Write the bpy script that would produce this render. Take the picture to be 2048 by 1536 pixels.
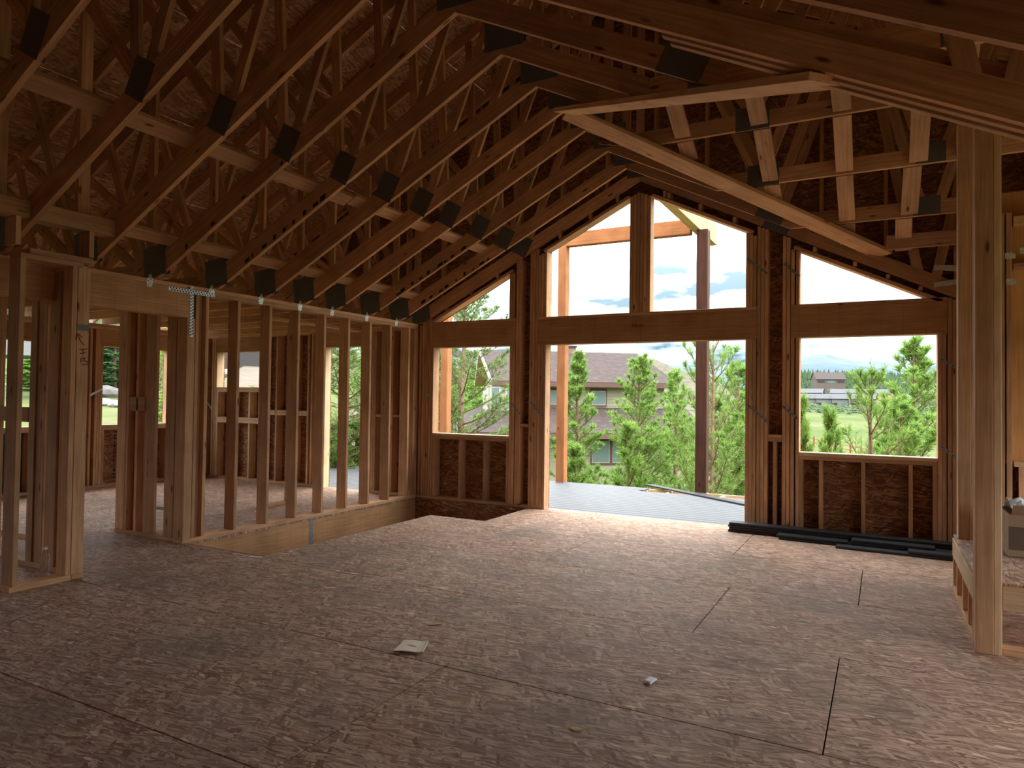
import bpy, bmesh, math, random
import numpy as np
from mathutils import Matrix, Vector

random.seed(7)
rng = np.random.default_rng(7)
for o in list(bpy.data.objects):
    bpy.data.objects.remove(o)
SC = bpy.context.scene
COL = SC.collection

# ---------------------------------------------------------------- camera
FPX, YAW, PITCH, ROLL, CAMH = 1381.4303, 0.4936, 0.0211, 0.0131, 1.3902
cy_, sy_ = math.cos(YAW), math.sin(YAW)
cp_, sp_ = math.cos(PITCH), math.sin(PITCH)
FWD = Vector((-sy_ * cp_, cy_ * cp_, sp_))
RGT0 = Vector((cy_, sy_, 0))
UP0 = RGT0.cross(FWD)
RGT = math.cos(ROLL) * RGT0 + math.sin(ROLL) * UP0
UPV = -math.sin(ROLL) * RGT0 + math.cos(ROLL) * UP0
CAMP = Vector((0, 0, CAMH))
cam = bpy.data.cameras.new('camera')
cam.sensor_width = 36
cam.lens = FPX * 36 / 2048
cam.clip_end = 20000
camo = bpy.data.objects.new('camera', cam)
COL.objects.link(camo)
camo.matrix_world = Matrix(((RGT.x, UPV.x, -FWD.x, 0), (RGT.y, UPV.y, -FWD.y, 0), (RGT.z, UPV.z, -FWD.z, CAMH), (0, 0, 0, 1)))
SC.camera = camo


def bp(px, py, ax, val):
    d = FWD + RGT * ((px - 1024) / FPX) - UPV * ((py - 768) / FPX)
    i = 'xyz'.index(ax)
    return CAMP + d * ((val - CAMP[i]) / d[i])


def at(px, py, dist):
    """point at horizontal distance dist in the direction of a pixel"""
    d = FWD + RGT * ((px - 1024) / FPX) - UPV * ((py - 768) / FPX)
    return CAMP + d * (dist / math.hypot(d.x, d.y))


# ---------------------------------------------------------------- node helper
def N(nt, typ, inp=None, **kw):
    n = nt.nodes.new(typ)
    for k, v in kw.items():
        setattr(n, k, v)
    for k, v in (inp or {}).items():
        s = n.inputs[k]
        if isinstance(v, bpy.types.NodeSocket):
            nt.links.new(v, s)
        else:
            s.default_value = v
    return n


def ramp(nt, fac, stops, interp='LINEAR'):
    n = N(nt, 'ShaderNodeValToRGB', {'Fac': fac})
    cr = n.color_ramp
    cr.interpolation = interp
    while len(cr.elements) < len(stops):
        cr.elements.new(0.5)
    for e, (p, c) in zip(cr.elements, stops):
        e.position = p
        e.color = (c[0], c[1], c[2], 1) if hasattr(c, '__len__') else (c, c, c, 1)
    return n.outputs['Color']


def mixc(nt, fac, a, b, mode='MIX'):
    n = N(nt, 'ShaderNodeMix', data_type='RGBA', blend_type=mode)
    for idx, v in ((0, fac), (6, a), (7, b)):
        s = n.inputs[idx]
        if isinstance(v, bpy.types.NodeSocket):
            nt.links.new(v, s)
        else:
            s.default_value = v if idx == 0 else (*v, 1) if len(v) == 3 else v
    return n.outputs[2]


def math_(nt, op, a, b=0.0, c=0.0):
    n = N(nt, 'ShaderNodeMath', operation=op)
    for i, v in enumerate((a, b, c)):
        if isinstance(v, bpy.types.NodeSocket):
            nt.links.new(v, n.inputs[i])
        else:
            n.inputs[i].default_value = v
    return n.outputs[0]


# ---------------------------------------------------------------- world, sun, exposure
W = bpy.data.worlds.new('sky')
SC.world = W
W.use_nodes = True
nt = W.node_tree
nt.nodes.clear()
tc = N(nt, 'ShaderNodeTexCoord')
sep = N(nt, 'ShaderNodeSeparateXYZ', {0: tc.outputs['Generated']})
zc = math_(nt, 'MAXIMUM', sep.outputs[2], 0.0)
# cloud layer: project the direction on a flat cloud deck so clouds flatten towards the horizon
den = math_(nt, 'ADD', zc, 0.16)
cx = math_(nt, 'DIVIDE', sep.outputs[0], den)
cyy = math_(nt, 'DIVIDE', sep.outputs[1], den)
cv = N(nt, 'ShaderNodeCombineXYZ', {0: cx, 1: cyy, 2: 0.0})
n1 = N(nt, 'ShaderNodeTexNoise', {'Vector': cv.outputs[0], 'Scale': 1.5, 'Detail': 6.0, 'Roughness': 0.55})
cl = ramp(nt, n1.outputs['Fac'], [(0.40, 0.0), (0.56, 1.0)])
SKY_STRENGTH = 1.0
blue = (0.17, 0.225, 0.26)
white = (1.22, 1.26, 1.27)
skyc = mixc(nt, cl, blue, white)
# overcast sky: about three times as bright overhead as at the horizon
grad = math_(nt, 'MULTIPLY_ADD', zc, 2.0, 1.0)
# the far cloud deck low over the mountains is thicker and bluer
low = ramp(nt, zc, [(0.0, (0.20, 0.285, 0.325)), (0.06, (0.30, 0.385, 0.42)), (0.14, (0.62, 0.67, 0.69)), (0.26, (1.0, 1.0, 1.0))])
skyc = mixc(nt, 1.0, skyc, low, 'MULTIPLY')
st = math_(nt, 'MULTIPLY', grad, SKY_STRENGTH)
bg = N(nt, 'ShaderNodeBackground', {'Color': skyc, 'Strength': st})
out = N(nt, 'ShaderNodeOutputWorld', {'Surface': bg.outputs[0]})

sun = bpy.data.lights.new('sun', 'SUN')
sun.energy = 0.8
sun.angle = math.radians(25)
sun.color = (1.0, 0.95, 0.86)
suno = bpy.data.objects.new('sun', sun)
COL.objects.link(suno)
SUND = Vector((0.85, 0.10, 0.80)).normalized()
suno.rotation_euler = SUND.to_track_quat('Z', 'Y').to_euler()

SC.view_settings.view_transform = 'Standard'
SC.view_settings.look = 'None'
SC.view_settings.gamma = 1
SC.view_settings.use_curve_mapping = False
SC.view_settings.exposure = 2.0
SC.cycles.max_bounces = 16
SC.cycles.diffuse_bounces = 10
SC.cycles.transparent_max_bounces = 12

# ---------------------------------------------------------------- materials
MAT = {}


def mat_base(name):
    m = bpy.data.materials.new(name)
    m.use_nodes = True
    nt = m.node_tree
    nt.nodes.clear()
    bs = N(nt, 'ShaderNodeBsdfPrincipled')
    N(nt, 'ShaderNodeOutputMaterial', {'Surface': bs.outputs[0]})
    MAT[name] = m
    return nt, bs


def setc(nt, bs, col, rough=0.7, metal=0.0, spec=0.3):
    for k, v in (('Base Color', col), ('Roughness', rough), ('Metallic', metal), ('Specular IOR Level', spec)):
        s = bs.inputs[k]
        if isinstance(v, bpy.types.NodeSocket):
            nt.links.new(v, s)
        else:
            s.default_value = (*v, 1) if k == 'Base Color' else v


def plain(name, col, rough=0.7, metal=0.0, spec=0.3, var=0.08, scale=8.0):
    nt, bs = mat_base(name)
    tc = N(nt, 'ShaderNodeTexCoord')
    nz = N(nt, 'ShaderNodeTexNoise', {'Vector': tc.outputs['Object'], 'Scale': scale, 'Detail': 4.0})
    f = ramp(nt, nz.outputs['Fac'], [(0.3, 1 - var), (0.7, 1 + var)])
    setc(nt, bs, mixc(nt, 1.0, col, f, 'MULTIPLY'), rough, metal, spec)
    return MAT[name]


def lumber(name, light, dark, val=0.2, knots=True, grain=1.0, joints=False):
    """softwood: grain along the object's local X, knots, board to board variation"""
    nt, bs = mat_base(name)
    tc = N(nt, 'ShaderNodeTexCoord')
    oi = N(nt, 'ShaderNodeObjectInfo')
    off = N(nt, 'ShaderNodeCombineXYZ', {0: math_(nt, 'MULTIPLY', oi.outputs['Random'], 37.0), 1: math_(nt, 'MULTIPLY', oi.outputs['Random'], 91.0), 2: oi.outputs['Random']})
    v = N(nt, 'ShaderNodeVectorMath', {0: tc.outputs['Object'], 1: off.outputs[0]}, operation='ADD').outputs[0]
    m1 = N(nt, 'ShaderNodeMapping', {'Vector': v, 'Scale': (1.1, 26, 26)})
    g1 = N(nt, 'ShaderNodeTexNoise', {'Vector': m1.outputs[0], 'Scale': 1.6 * grain, 'Detail': 5.0, 'Roughness': 0.6, 'Distortion': 0.6})
    m2 = N(nt, 'ShaderNodeMapping', {'Vector': v, 'Scale': (2.0, 120, 120)})
    g2 = N(nt, 'ShaderNodeTexNoise', {'Vector': m2.outputs[0], 'Scale': 1.5, 'Detail': 2.0})
    f = math_(nt, 'ADD', math_(nt, 'MULTIPLY', g1.outputs['Fac'], 0.7), math_(nt, 'MULTIPLY', g2.outputs['Fac'], 0.3))
    c = ramp(nt, f, [(0.33, dark), (0.62, light)])
    # stains
    g3 = N(nt, 'ShaderNodeTexNoise', {'Vector': v, 'Scale': 3.0, 'Detail': 4.0})
    c = mixc(nt, 1.0, c, ramp(nt, g3.outputs['Fac'], [(0.3, 0.80), (0.6, 1.05)]), 'MULTIPLY')
    if knots:
        mk = N(nt, 'ShaderNodeMapping', {'Vector': v, 'Scale': (2.6, 8.5, 8.5)})
        vk = N(nt, 'ShaderNodeTexVoronoi', {'Vector': mk.outputs[0], 'Scale': 1.0})
        kf = ramp(nt, vk.outputs['Distance'], [(0.06, 1.0), (0.13, 0.0)])
        c = mixc(nt, kf, c, (dark[0] * 0.35, dark[1] * 0.28, dark[2] * 0.25))
    if joints:
        sx = N(nt, 'ShaderNodeSeparateXYZ', {0: v})
        q = math_(nt, 'FRACT', math_(nt, 'MULTIPLY', sx.outputs[0], 5.2))
        jf = ramp(nt, q, [(0.0, 1.0), (0.03, 0.0)])
        c = mixc(nt, math_(nt, 'MULTIPLY', jf, 0.55), c, (dark[0] * .4, dark[1] * .4, dark[2] * .4))
    b = math_(nt, 'MULTIPLY_ADD', oi.outputs['Random'], 2 * val, 1 - val)
    hs = N(nt, 'ShaderNodeHueSaturation', {'Hue': 0.5, 'Saturation': 1.0, 'Value': b, 'Color': c})
    bm = N(nt, 'ShaderNodeBump', {'Strength': 0.25, 'Distance': 0.003, 'Height': f})
    setc(nt, bs, hs.outputs[0], 0.75, 0, 0.2)
    nt.links.new(bm.outputs[0], bs.inputs['Normal'])
    return MAT[name]


def osb(name, cols, scale=1.0, wear=0.0, axis=0, world=False):
    """strand board: overlapping long flakes in three directions"""
    nt, bs = mat_base(name)
    tc = N(nt, 'ShaderNodeTexCoord')
    geo = N(nt, 'ShaderNodeNewGeometry')
    oi = N(nt, 'ShaderNodeObjectInfo')
    base = tc.outputs['Object']
    off = N(nt, 'ShaderNodeCombineXYZ', {0: math_(nt, 'MULTIPLY', oi.outputs['Random'], 13.0), 1: math_(nt, 'MULTIPLY', oi.outputs['Random'], 57.0), 2: 0.0})
    base = N(nt, 'ShaderNodeVectorMath', {0: base, 1: off.outputs[0]}, operation='ADD').outputs[0]
    wn = N(nt, 'ShaderNodeTexNoise', {'Vector': base, 'Scale': 7.0, 'Detail': 1.0})
    wv = N(nt, 'ShaderNodeVectorMath', {0: wn.outputs['Color'], 1: (0.06, 0.06, 0.06)}, operation='MULTIPLY').outputs[0]
    base = N(nt, 'ShaderNodeVectorMath', {0: base, 1: wv}, operation='ADD').outputs[0]
    cur = None
    hgt = None
    for i, (ang, sx, sy) in enumerate(((0.08, 6.5, 58), (0.5, 6.5, 48), (-0.42, 6.5, 52), (1.0, 9, 40), (-0.15, 9, 72))):
        mp = N(nt, 'ShaderNodeMapping', {'Vector': base, 'Rotation': (0, 0, ang), 'Location': (i * 3.1, i * 1.7, 0)})
        mp2 = N(nt, 'ShaderNodeMapping', {'Vector': mp.outputs[0], 'Scale': (sx * scale, sy * scale, 30.0)})
        vo = N(nt, 'ShaderNodeTexVoronoi', {'Vector': mp2.outputs[0], 'Scale': 1.0, 'Randomness': 1.0}, voronoi_dimensions='2D')
        sp = N(nt, 'ShaderNodeSeparateColor', {0: vo.outputs['Color']})
        c = ramp(nt, sp.outputs[0], cols)
        if cur is None:
            cur, hgt = c, sp.outputs[1]
        else:
            pick = math_(nt, 'GREATER_THAN', sp.outputs[2], 0.62 if i < 4 else 0.55)
            cur = mixc(nt, pick, cur, c)
            mh = N(nt, 'ShaderNodeMix', {0: pick, 2: hgt, 3: sp.outputs[1]}, data_type='FLOAT')
            hgt = mh.outputs[0]
    mf = N(nt, 'ShaderNodeMapping', {'Vector': base, 'Rotation': (0, 0, 0.1), 'Scale': (14, 260, 30)})
    fn = N(nt, 'ShaderNodeTexNoise', {'Vector': mf.outputs[0], 'Scale': 1.0, 'Detail': 3.0})
    cur = mixc(nt, 1.0, cur, ramp(nt, fn.outputs['Fac'], [(0.30, 0.5), (0.5, 1.0), (0.7, 1.15)]), 'MULTIPLY')
    # pale chips
    mp = N(nt, 'ShaderNodeMapping', {'Vector': base, 'Rotation': (0, 0, 0.9), 'Scale': (8 * scale, 26 * scale, 20)})
    vo = N(nt, 'ShaderNodeTexVoronoi', {'Vector': mp.outputs[0], 'Scale': 1.0}, voronoi_dimensions='2D')
    sp = N(nt, 'ShaderNodeSeparateColor', {0: vo.outputs['Color']})
    chip = math_(nt, 'MULTIPLY', math_(nt, 'GREATER_THAN', sp.outputs[0], 0.975), math_(nt, 'LESS_THAN', vo.outputs['Distance'], 0.34))
    hi = cols[-1][1]
    cur = mixc(nt, math_(nt, 'MULTIPLY', chip, 0.8), cur, (min(.9, hi[0] * 1.3), hi[1] * 1.4, hi[2] * 1.4))
    if wear:
        # dirt and scuffs with shapes of their own
        w1 = N(nt, 'ShaderNodeTexNoise', {'Vector': geo.outputs['Position'], 'Scale': 1.3, 'Detail': 6.0, 'Roughness': 0.65})
        cur = mixc(nt, math_(nt, 'MULTIPLY', ramp(nt, w1.outputs['Fac'], [(0.46, 0.0), (0.68, 1.0)]), wear), cur, (0.20, 0.155, 0.12))
        w2 = N(nt, 'ShaderNodeTexNoise', {'Vector': geo.outputs['Position'], 'Scale': 2.2, 'Detail': 5.0, 'W': 3.0}, noise_dimensions='4D')
        cur = mixc(nt, math_(nt, 'MULTIPLY', ramp(nt, w2.outputs['Fac'], [(0.55, 0.0), (0.7, 1.0)]), wear * 0.35), cur, (0.42, 0.34, 0.29))
    b = math_(nt, 'MULTIPLY_ADD', oi.outputs['Random'], 0.16, 0.92)
    hs = N(nt, 'ShaderNodeHueSaturation', {'Hue': 0.5, 'Saturation': 1.0, 'Value': b, 'Color': cur})
    bm = N(nt, 'ShaderNodeBump', {'Strength': 0.35, 'Distance': 0.003, 'Height': hgt})
    setc(nt, bs, hs.outputs[0], 0.72, 0, 0.18)
    nt.links.new(bm.outputs[0], bs.inputs['Normal'])
    return MAT[name]


lumber('lumber', (0.70, 0.425, 0.235), (0.48, 0.245, 0.125))
lumber('truss_lumber', (0.66, 0.375, 0.195), (0.43, 0.21, 0.10))
lumber('pale_lumber', (0.78, 0.56, 0.35), (0.60, 0.38, 0.20), knots=True)
lumber('lvl', (0.56, 0.31, 0.155), (0.40, 0.20, 0.09), knots=False, grain=1.6, joints=True)
lumber('cedar', (0.40, 0.175, 0.07), (0.29, 0.115, 0.042), val=0.06)
lumber('dark_timber', (0.085, 0.036, 0.022), (0.05, 0.022, 0.014), val=0.03)
lumber('plywood', (0.74, 0.42, 0.18), (0.62, 0.32, 0.12), val=0.02, knots=False)
lumber('glulam', (0.62, 0.43, 0.19), (0.50, 0.32, 0.12), val=0.03, knots=False)
osb('osb_floor', [(0.0, (0.25, 0.125, 0.08)), (0.5, (0.48, 0.29, 0.20)), (1.0, (0.70, 0.48, 0.35))], scale=1.45, wear=0.55)
osb('osb_wall', [(0.0, (0.15, 0.06, 0.03)), (0.5, (0.29, 0.13, 0.06)), (1.0, (0.46, 0.24, 0.115))], scale=1.1)
osb('osb_roof', [(0.0, (0.24, 0.11, 0.055)), (0.5, (0.40, 0.205, 0.10)), (1.0, (0.56, 0.33, 0.18))], scale=0.9)
plain('concrete', (0.35, 0.34, 0.32))
plain('gusset', (0.17, 0.17, 0.175), 0.5, 0.5, 0.5, 0.1, 60)
plain('zinc', (0.72, 0.73, 0.68), 0.4, 0.35, 0.5, 0.2, 40)
plain('strap_steel', (0.36, 0.37, 0.38), 0.4, 0.6, 0.5, 0.2, 40)
plain('membrane', (0.02, 0.035, 0.04), 0.7)
plain('hole_dark', (0.02, 0.02, 0.02), 0.8)
plain('black_composite', (0.030, 0.031, 0.034), 0.55, 0, 0.4, 0.15, 20)
plain('ink', (0.05, 0.03, 0.03), 0.9)
plain('marker_red', (0.22, 0.04, 0.025), 0.8)
plain('cardboard', (0.42, 0.29, 0.18), 0.85)
plain('cardboard_dark', (0.16, 0.11, 0.08), 0.85)
plain('paper_white', (0.92, 0.93, 0.95), 0.7, var=0.04)
plain('siding', (0.235, 0.21, 0.145), 0.8, var=0.03)
plain('siding_cream', (0.32, 0.30, 0.25), 0.8, var=0.03)
plain('brown_trim', (0.085, 0.045, 0.032), 0.7)
plain('soffit_wood', (0.36, 0.245, 0.10), 0.7)
plain('bark', (0.20, 0.13, 0.085), 0.9, var=0.3, scale=12)
plain('fence_wood', (0.20, 0.09, 0.022), 0.8)
plain('dirt_clod', (0.12, 0.085, 0.06), 0.95)
plain('far_roof', (0.06, 0.06, 0.066), 0.7, var=0.05)
plain('far_roof_brown', (0.035, 0.023, 0.02), 0.7, var=0.05)
plain('far_wall', (0.09, 0.07, 0.06), 0.8)
plain('far_wall_dark', (0.035, 0.028, 0.028), 0.8)
plain('far_wall_red', (0.10, 0.03, 0.026), 0.8)
plain('far_wall_white', (0.15, 0.15, 0.147), 0.8)
plain('brick_chimney', (0.14, 0.09, 0.075), 0.9, var=0.25, scale=3)

# deck boards: grey composite with a satin sheen
nt, bs = mat_base('deck_composite')
tc = N(nt, 'ShaderNodeTexCoord')
mp = N(nt, 'ShaderNodeMapping', {'Vector': tc.outputs['Object'], 'Scale': (0.8, 40, 40)})
nz = N(nt, 'ShaderNodeTexNoise', {'Vector': mp.outputs[0], 'Scale': 2.0, 'Detail': 4.0})
setc(nt, bs, ramp(nt, nz.outputs['Fac'], [(0.3, (0.085, 0.088, 0.096)), (0.7, (0.125, 0.128, 0.136))]), 0.6, 0, 0.25)

# plastic / window glass
nt, bs = mat_base('clear_plastic')
setc(nt, bs, (0.9, 0.95, 0.95), 0.08, 0, 0.5)
bs.inputs['Transmission Weight'].default_value = 0.95
bs.inputs['IOR'].default_value = 1.2
nt, bs = mat_base('window_glass')
setc(nt, bs, (0.10, 0.14, 0.14), 0.08, 0, 0.9)

# stained paper
nt, bs = mat_base('stained_paper')
tc = N(nt, 'ShaderNodeTexCoord')
nz = N(nt, 'ShaderNodeTexNoise', {'Vector': tc.outputs['Object'], 'Scale': 25.0, 'Detail': 4.0})
mp = N(nt, 'ShaderNodeMapping', {'Vector': tc.outputs['Object'], 'Location': (0, 0.03, 0), 'Scale': (14, 40, 1)})
ln = N(nt, 'ShaderNodeVectorMath', {0: mp.outputs[0]}, operation='LENGTH')
f = math_(nt, 'ADD', ln.outputs['Value'], math_(nt, 'MULTIPLY', nz.outputs['Fac'], 0.7))
setc(nt, bs, ramp(nt, f, [(0.45, (0.34, 0.17, 0.09)), (1.0, (0.86, 0.75, 0.57))]), 0.8)

# shingles
nt, bs = mat_base('shingle')
tc = N(nt, 'ShaderNodeTexCoord')
br = N(nt, 'ShaderNodeTexBrick', {'Vector': tc.outputs['UV'], 'Scale': 1.0, 'Color1': (0.052, 0.035, 0.031, 1), 'Color2': (0.037, 0.025, 0.022, 1), 'Mortar': (0.02, 0.0135, 0.012, 1),
                                  'Mortar Size': 0.012, 'Brick Width': 0.32, 'Row Height': 0.15, 'Bias': 0.0})
nz = N(nt, 'ShaderNodeTexNoise', {'Vector': tc.outputs['UV'], 'Scale': 4.0, 'Detail': 6.0})
setc(nt, bs, mixc(nt, 1.0, br.outputs['Color'], ramp(nt, nz.outputs['Fac'], [(0.3, 0.8), (0.7, 1.25)]), 'MULTIPLY'), 0.9)

# foliage
for nm, c1, c2 in (('needles_bright', (0.27, 0.41, 0.08), (0.12, 0.225, 0.048)), ('needles_olive', (0.215, 0.30, 0.08), (0.09, 0.14, 0.045)), ('needles_dark', (0.10, 0.19, 0.07), (0.05, 0.10, 0.04))):
    nt, bs = mat_base(nm)
    geo = N(nt, 'ShaderNodeNewGeometry')
    nz = N(nt, 'ShaderNodeTexNoise', {'Vector': geo.outputs['Position'], 'Scale': 2.5, 'Detail': 3.0})
    f = math_(nt, 'ADD', math_(nt, 'MULTIPLY', geo.outputs['Random Per Island'], 0.5), math_(nt, 'MULTIPLY', nz.outputs['Fac'], 0.5))
    c = ramp(nt, f, [(0.25, c2), (0.7, c1)])
    setc(nt, bs, c, 0.55, 0, 0.3)
    tr = N(nt, 'ShaderNodeBsdfTranslucent', {'Color': c})
    mx = N(nt, 'ShaderNodeMixShader', {0: 0.4, 1: bs.outputs[0], 2: tr.outputs[0]})
    nt.links.new(mx.outputs[0], nt.nodes['Material Output'].inputs[0])

# ground: grass, dry patches, dirt, sage scrub
nt, bs = mat_base('ground')
geo = N(nt, 'ShaderNodeNewGeometry')
att = N(nt, 'ShaderNodeVertexColor', layer_name='cover')
sp = N(nt, 'ShaderNodeSeparateColor', {0: att.outputs['Color']})
n1 = N(nt, 'ShaderNodeTexNoise', {'Vector': geo.outputs['Position'], 'Scale': 0.05, 'Detail': 7.0, 'Roughness': 0.6})
n2 = N(nt, 'ShaderNodeTexNoise', {'Vector': geo.outputs['Position'], 'Scale': 0.9, 'Detail': 6.0, 'Roughness': 0.7})
gr = ramp(nt, n1.outputs['Fac'], [(0.35, (0.052, 0.075, 0.018)), (0.5, (0.07, 0.088, 0.023)), (0.65, (0.095, 0.095, 0.04))])
gr = mixc(nt, 1.0, gr, ramp(nt, n2.outputs['Fac'], [(0.3, 0.75), (0.7, 1.2)]), 'MULTIPLY')
vs = N(nt, 'ShaderNodeTexVoronoi', {'Vector': geo.outputs['Position'], 'Scale': 0.42})
sage = ramp(nt, vs.outputs['Distance'], [(0.25, (0.034, 0.036, 0.022)), (0.5, (0.085, 0.075, 0.05))])
dirt = ramp(nt, n2.outputs['Fac'], [(0.3, (0.085, 0.068, 0.05)), (0.7, (0.13, 0.105, 0.082))])
c = mixc(nt, sp.outputs[0], gr, sage)
c = mixc(nt, sp.outputs[1], c, dirt)
setc(nt, bs, c, 0.95, 0, 0.1)
plain('haze_tinted_rock', (0.062, 0.085, 0.105), 0.95, var=0.18, scale=0.004)  # blue-grey in the rock colour stands in for aerial haze
plain('haze_tinted_forest', (0.035, 0.062, 0.085), 0.95, var=0.15, scale=0.006)  # distance haze painted into the forest colour as blue
plain('forest_green', (0.04, 0.07, 0.028), 0.9, var=0.35, scale=0.05)
plain('scrub_green', (0.05, 0.075, 0.032), 0.9, var=0.3, scale=0.3)
plain('boulder', (0.14, 0.13, 0.12), 0.9, var=0.2, scale=2)


# ---------------------------------------------------------------- object helpers
def root(name, label=None, cat=None, loc=(0, 0, 0), group=None, kind=None):
    o = bpy.data.objects.new(name, None)
    o.empty_display_size = 0.2
    COL.objects.link(o)
    o.location = loc
    tag(o, label, cat, group, kind)
    return o


def tag(o, label=None, cat=None, group=None, kind=None):
    if label:
        o['label'] = label
    if cat:
        o['category'] = cat
    if group:
        o['group'] = group
    if kind:
        o['kind'] = kind
    return o


MCACHE = {}


def box_mesh(L, w, t, b):
    key = ('box', round(L, 3), round(w, 3), round(t, 3), round(b, 4))
    if key in MCACHE:
        return MCACHE[key]
    bm = bmesh.new()
    h = (L / 2, w / 2, t / 2)
    if b <= 0:
        bmesh.ops.create_cube(bm, size=1.0)
        for v in bm.verts:
            v.co = (v.co.x * L, v.co.y * w, v.co.z * t)
    else:
        b = min(b, 0.3 * min(L, w, t))
        for sx in (-1, 1):
            for sy in (-1, 1):
                for sz in (-1, 1):
                    for k in range(3):
                        q = [h[0] - b, h[1] - b, h[2] - b]
                        q[k] = h[k]
                        bm.verts.new((q[0] * sx, q[1] * sy, q[2] * sz))
        bmesh.ops.convex_hull(bm, input=bm.verts)
        bmesh.ops.dissolve_limit(bm, angle_limit=0.01, verts=bm.verts, edges=bm.edges)
    me = bpy.data.meshes.new('board')
    bm.to_mesh(me)
    bm.free()
    MCACHE[key] = me
    return me


def link(name, me, m, M, parent):
    if m:
        if not me.materials:
            me.materials.append(MAT[m])
    o = bpy.data.objects.new(name, me)
    COL.objects.link(o)
    if m and me.materials[0] != MAT[m]:
        o.material_slots[0].link = 'OBJECT'
        o.material_slots[0].material = MAT[m]
    if parent is not None:
        o.parent = parent
        base = Vector(parent.location)
        if parent.parent is not None:
            o.matrix_local = (parent.parent.matrix_basis @ parent.matrix_basis).inverted() @ M
        else:
            o.matrix_local = parent.matrix_basis.inverted() @ M
    else:
        o.matrix_local = M
    return o


def box(name, x0, x1, y0, y1, z0, z1, m='lumber', parent=None, b=0.003, axis=None):
    d = [x1 - x0, y1 - y0, z1 - z0]
    k = d.index(max(d)) if axis is None else axis
    e = [Vector((1, 0, 0)), Vector((0, 1, 0)), Vector((0, 0, 1))]
    X, Y, Z = e[k], e[(k + 1) % 3], e[(k + 2) % 3]
    dims = (d[k], d[(k + 1) % 3], d[(k + 2) % 3])
    if m and m.startswith('osb'):
        q = d.index(min(d))
        if q != (k + 2) % 3:
            Z = e[q]
            Y = Z.cross(X)
            dims = (d[k], d[3 - k - q], d[q])
    me = box_mesh(*dims, b)
    c = ((x0 + x1) / 2, (y0 + y1) / 2, (z0 + z1) / 2)
    M = Matrix(((X.x, Y.x, Z.x, c[0]), (X.y, Y.y, Z.y, c[1]), (X.z, Y.z, Z.z, c[2]), (0, 0, 0, 1)))
    return link(name, me, m, M, parent)


def bar(name, p0, p1, w, t, wdir, m='lumber', parent=None, b=0.003):
    """board along p0-p1 (centre line); width w along wdir, thickness t across"""
    p0, p1, wd = Vector(p0), Vector(p1), Vector(wdir)
    X = (p1 - p0)
    L = X.length
    X.normalize()
    Y = (wd - X * wd.dot(X)).normalized()
    Z = X.cross(Y)
    c = (p0 + p1) / 2
    M = Matrix(((X.x, Y.x, Z.x, c.x), (X.y, Y.y, Z.y, c.y), (X.z, Y.z, Z.z, c.z), (0, 0, 0, 1)))
    return link(name, box_mesh(L, w, t, b), m, M, parent)


def prism(name, pts, e1, e2, origin, thick, m, parent, gdir=None):
    """flat polygon pts (u,v) in the frame origin,e1,e2 extruded by thick along e1 x e2; local X along gdir (in u,v)"""
    e1, e2 = Vector(e1).normalized(), Vector(e2).normalized()
    n = e1.cross(e2)
    g = Vector(gdir).normalized() if gdir else Vector((1, 0))
    X = e1 * g.x + e2 * g.y
    Y = n.cross(X)
    cu = sum(p[0] for p in pts) / len(pts)
    cv = sum(p[1] for p in pts) / len(pts)
    c = Vector(origin) + e1 * cu + e2 * cv + n * (thick / 2)
    loc = []
    for (u, v) in pts:
        d = e1 * (u - cu) + e2 * (v - cv)
        loc.append((d.dot(X), d.dot(Y)))
    k = len(pts)
    key = ('prism', tuple((round(a, 3), round(b_, 3)) for a, b_ in loc), round(thick, 4))
    me = MCACHE.get(key)
    if me is None:
        vs = [(a, b_, -thick / 2) for a, b_ in loc] + [(a, b_, thick / 2) for a, b_ in loc]
        area = sum(loc[i][0] * loc[(i + 1) % k][1] - loc[(i + 1) % k][0] * loc[i][1] for i in range(k))
        top, bot = list(range(k, 2 * k)), list(range(k))[::-1]
        fs = [top, bot] + [[i, (i + 1) % k, (i + 1) % k + k, i + k] for i in range(k)]
        if area < 0:
            fs = [f[::-1] for f in fs]
        me = bpy.data.meshes.new('board')
        me.from_pydata(vs, [], fs)
        me.update()
        MCACHE[key] = me
    M = Matrix(((X.x, Y.x, n.x, c.x), (X.y, Y.y, n.y, c.y), (X.z, Y.z, n.z, c.z), (0, 0, 0, 1)))
    return link(name, me, m, M, parent)


def mesh_obj(name, vs, fs, m, parent=None, smooth=False, loc=(0, 0, 0), uv=None):
    me = bpy.data.meshes.new(name)
    me.from_pydata([tuple(v) for v in vs], [], [tuple(f) for f in fs])
    if smooth:
        me.polygons.foreach_set('use_smooth', [True] * len(me.polygons))
    me.update()
    return link(name, me, m, Matrix.Translation(Vector(loc)), parent)


def lathe(prof, n=20):
    vs, fs = [], []
    for r, z in prof:
        for i in range(n):
            a = 2 * math.pi * i / n
            vs.append((r * math.cos(a), r * math.sin(a), z))
    for j in range(len(prof) - 1):
        for i in range(n):
            k = (i + 1) % n
            fs.append((j * n + i, j * n + k, (j + 1) * n + k, (j + 1) * n + i))
    fs.append(tuple(range(n))[::-1])
    fs.append(tuple((len(prof) - 1) * n + i for i in range(n)))
    return vs, fs


T = 0.038          # board thickness
D2 = 0.14          # 2x6 depth
XL = -5.73         # room face of the left wall
XE = -10.2         # inner face of the far left outer wall
XRT = 3.2          # inner face of the right outer wall
YB = 7.874         # inner face of the gable wall
YF = -3.6          # inner face of the wall behind the camera
XR, ZR, SL = -2.556, 4.0, 0.5      # ridge of the vaulted ceiling
PT = 2.415         # top of wall plates


def zb(x):
    return ZR - SL * abs(x - XR)


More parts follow.
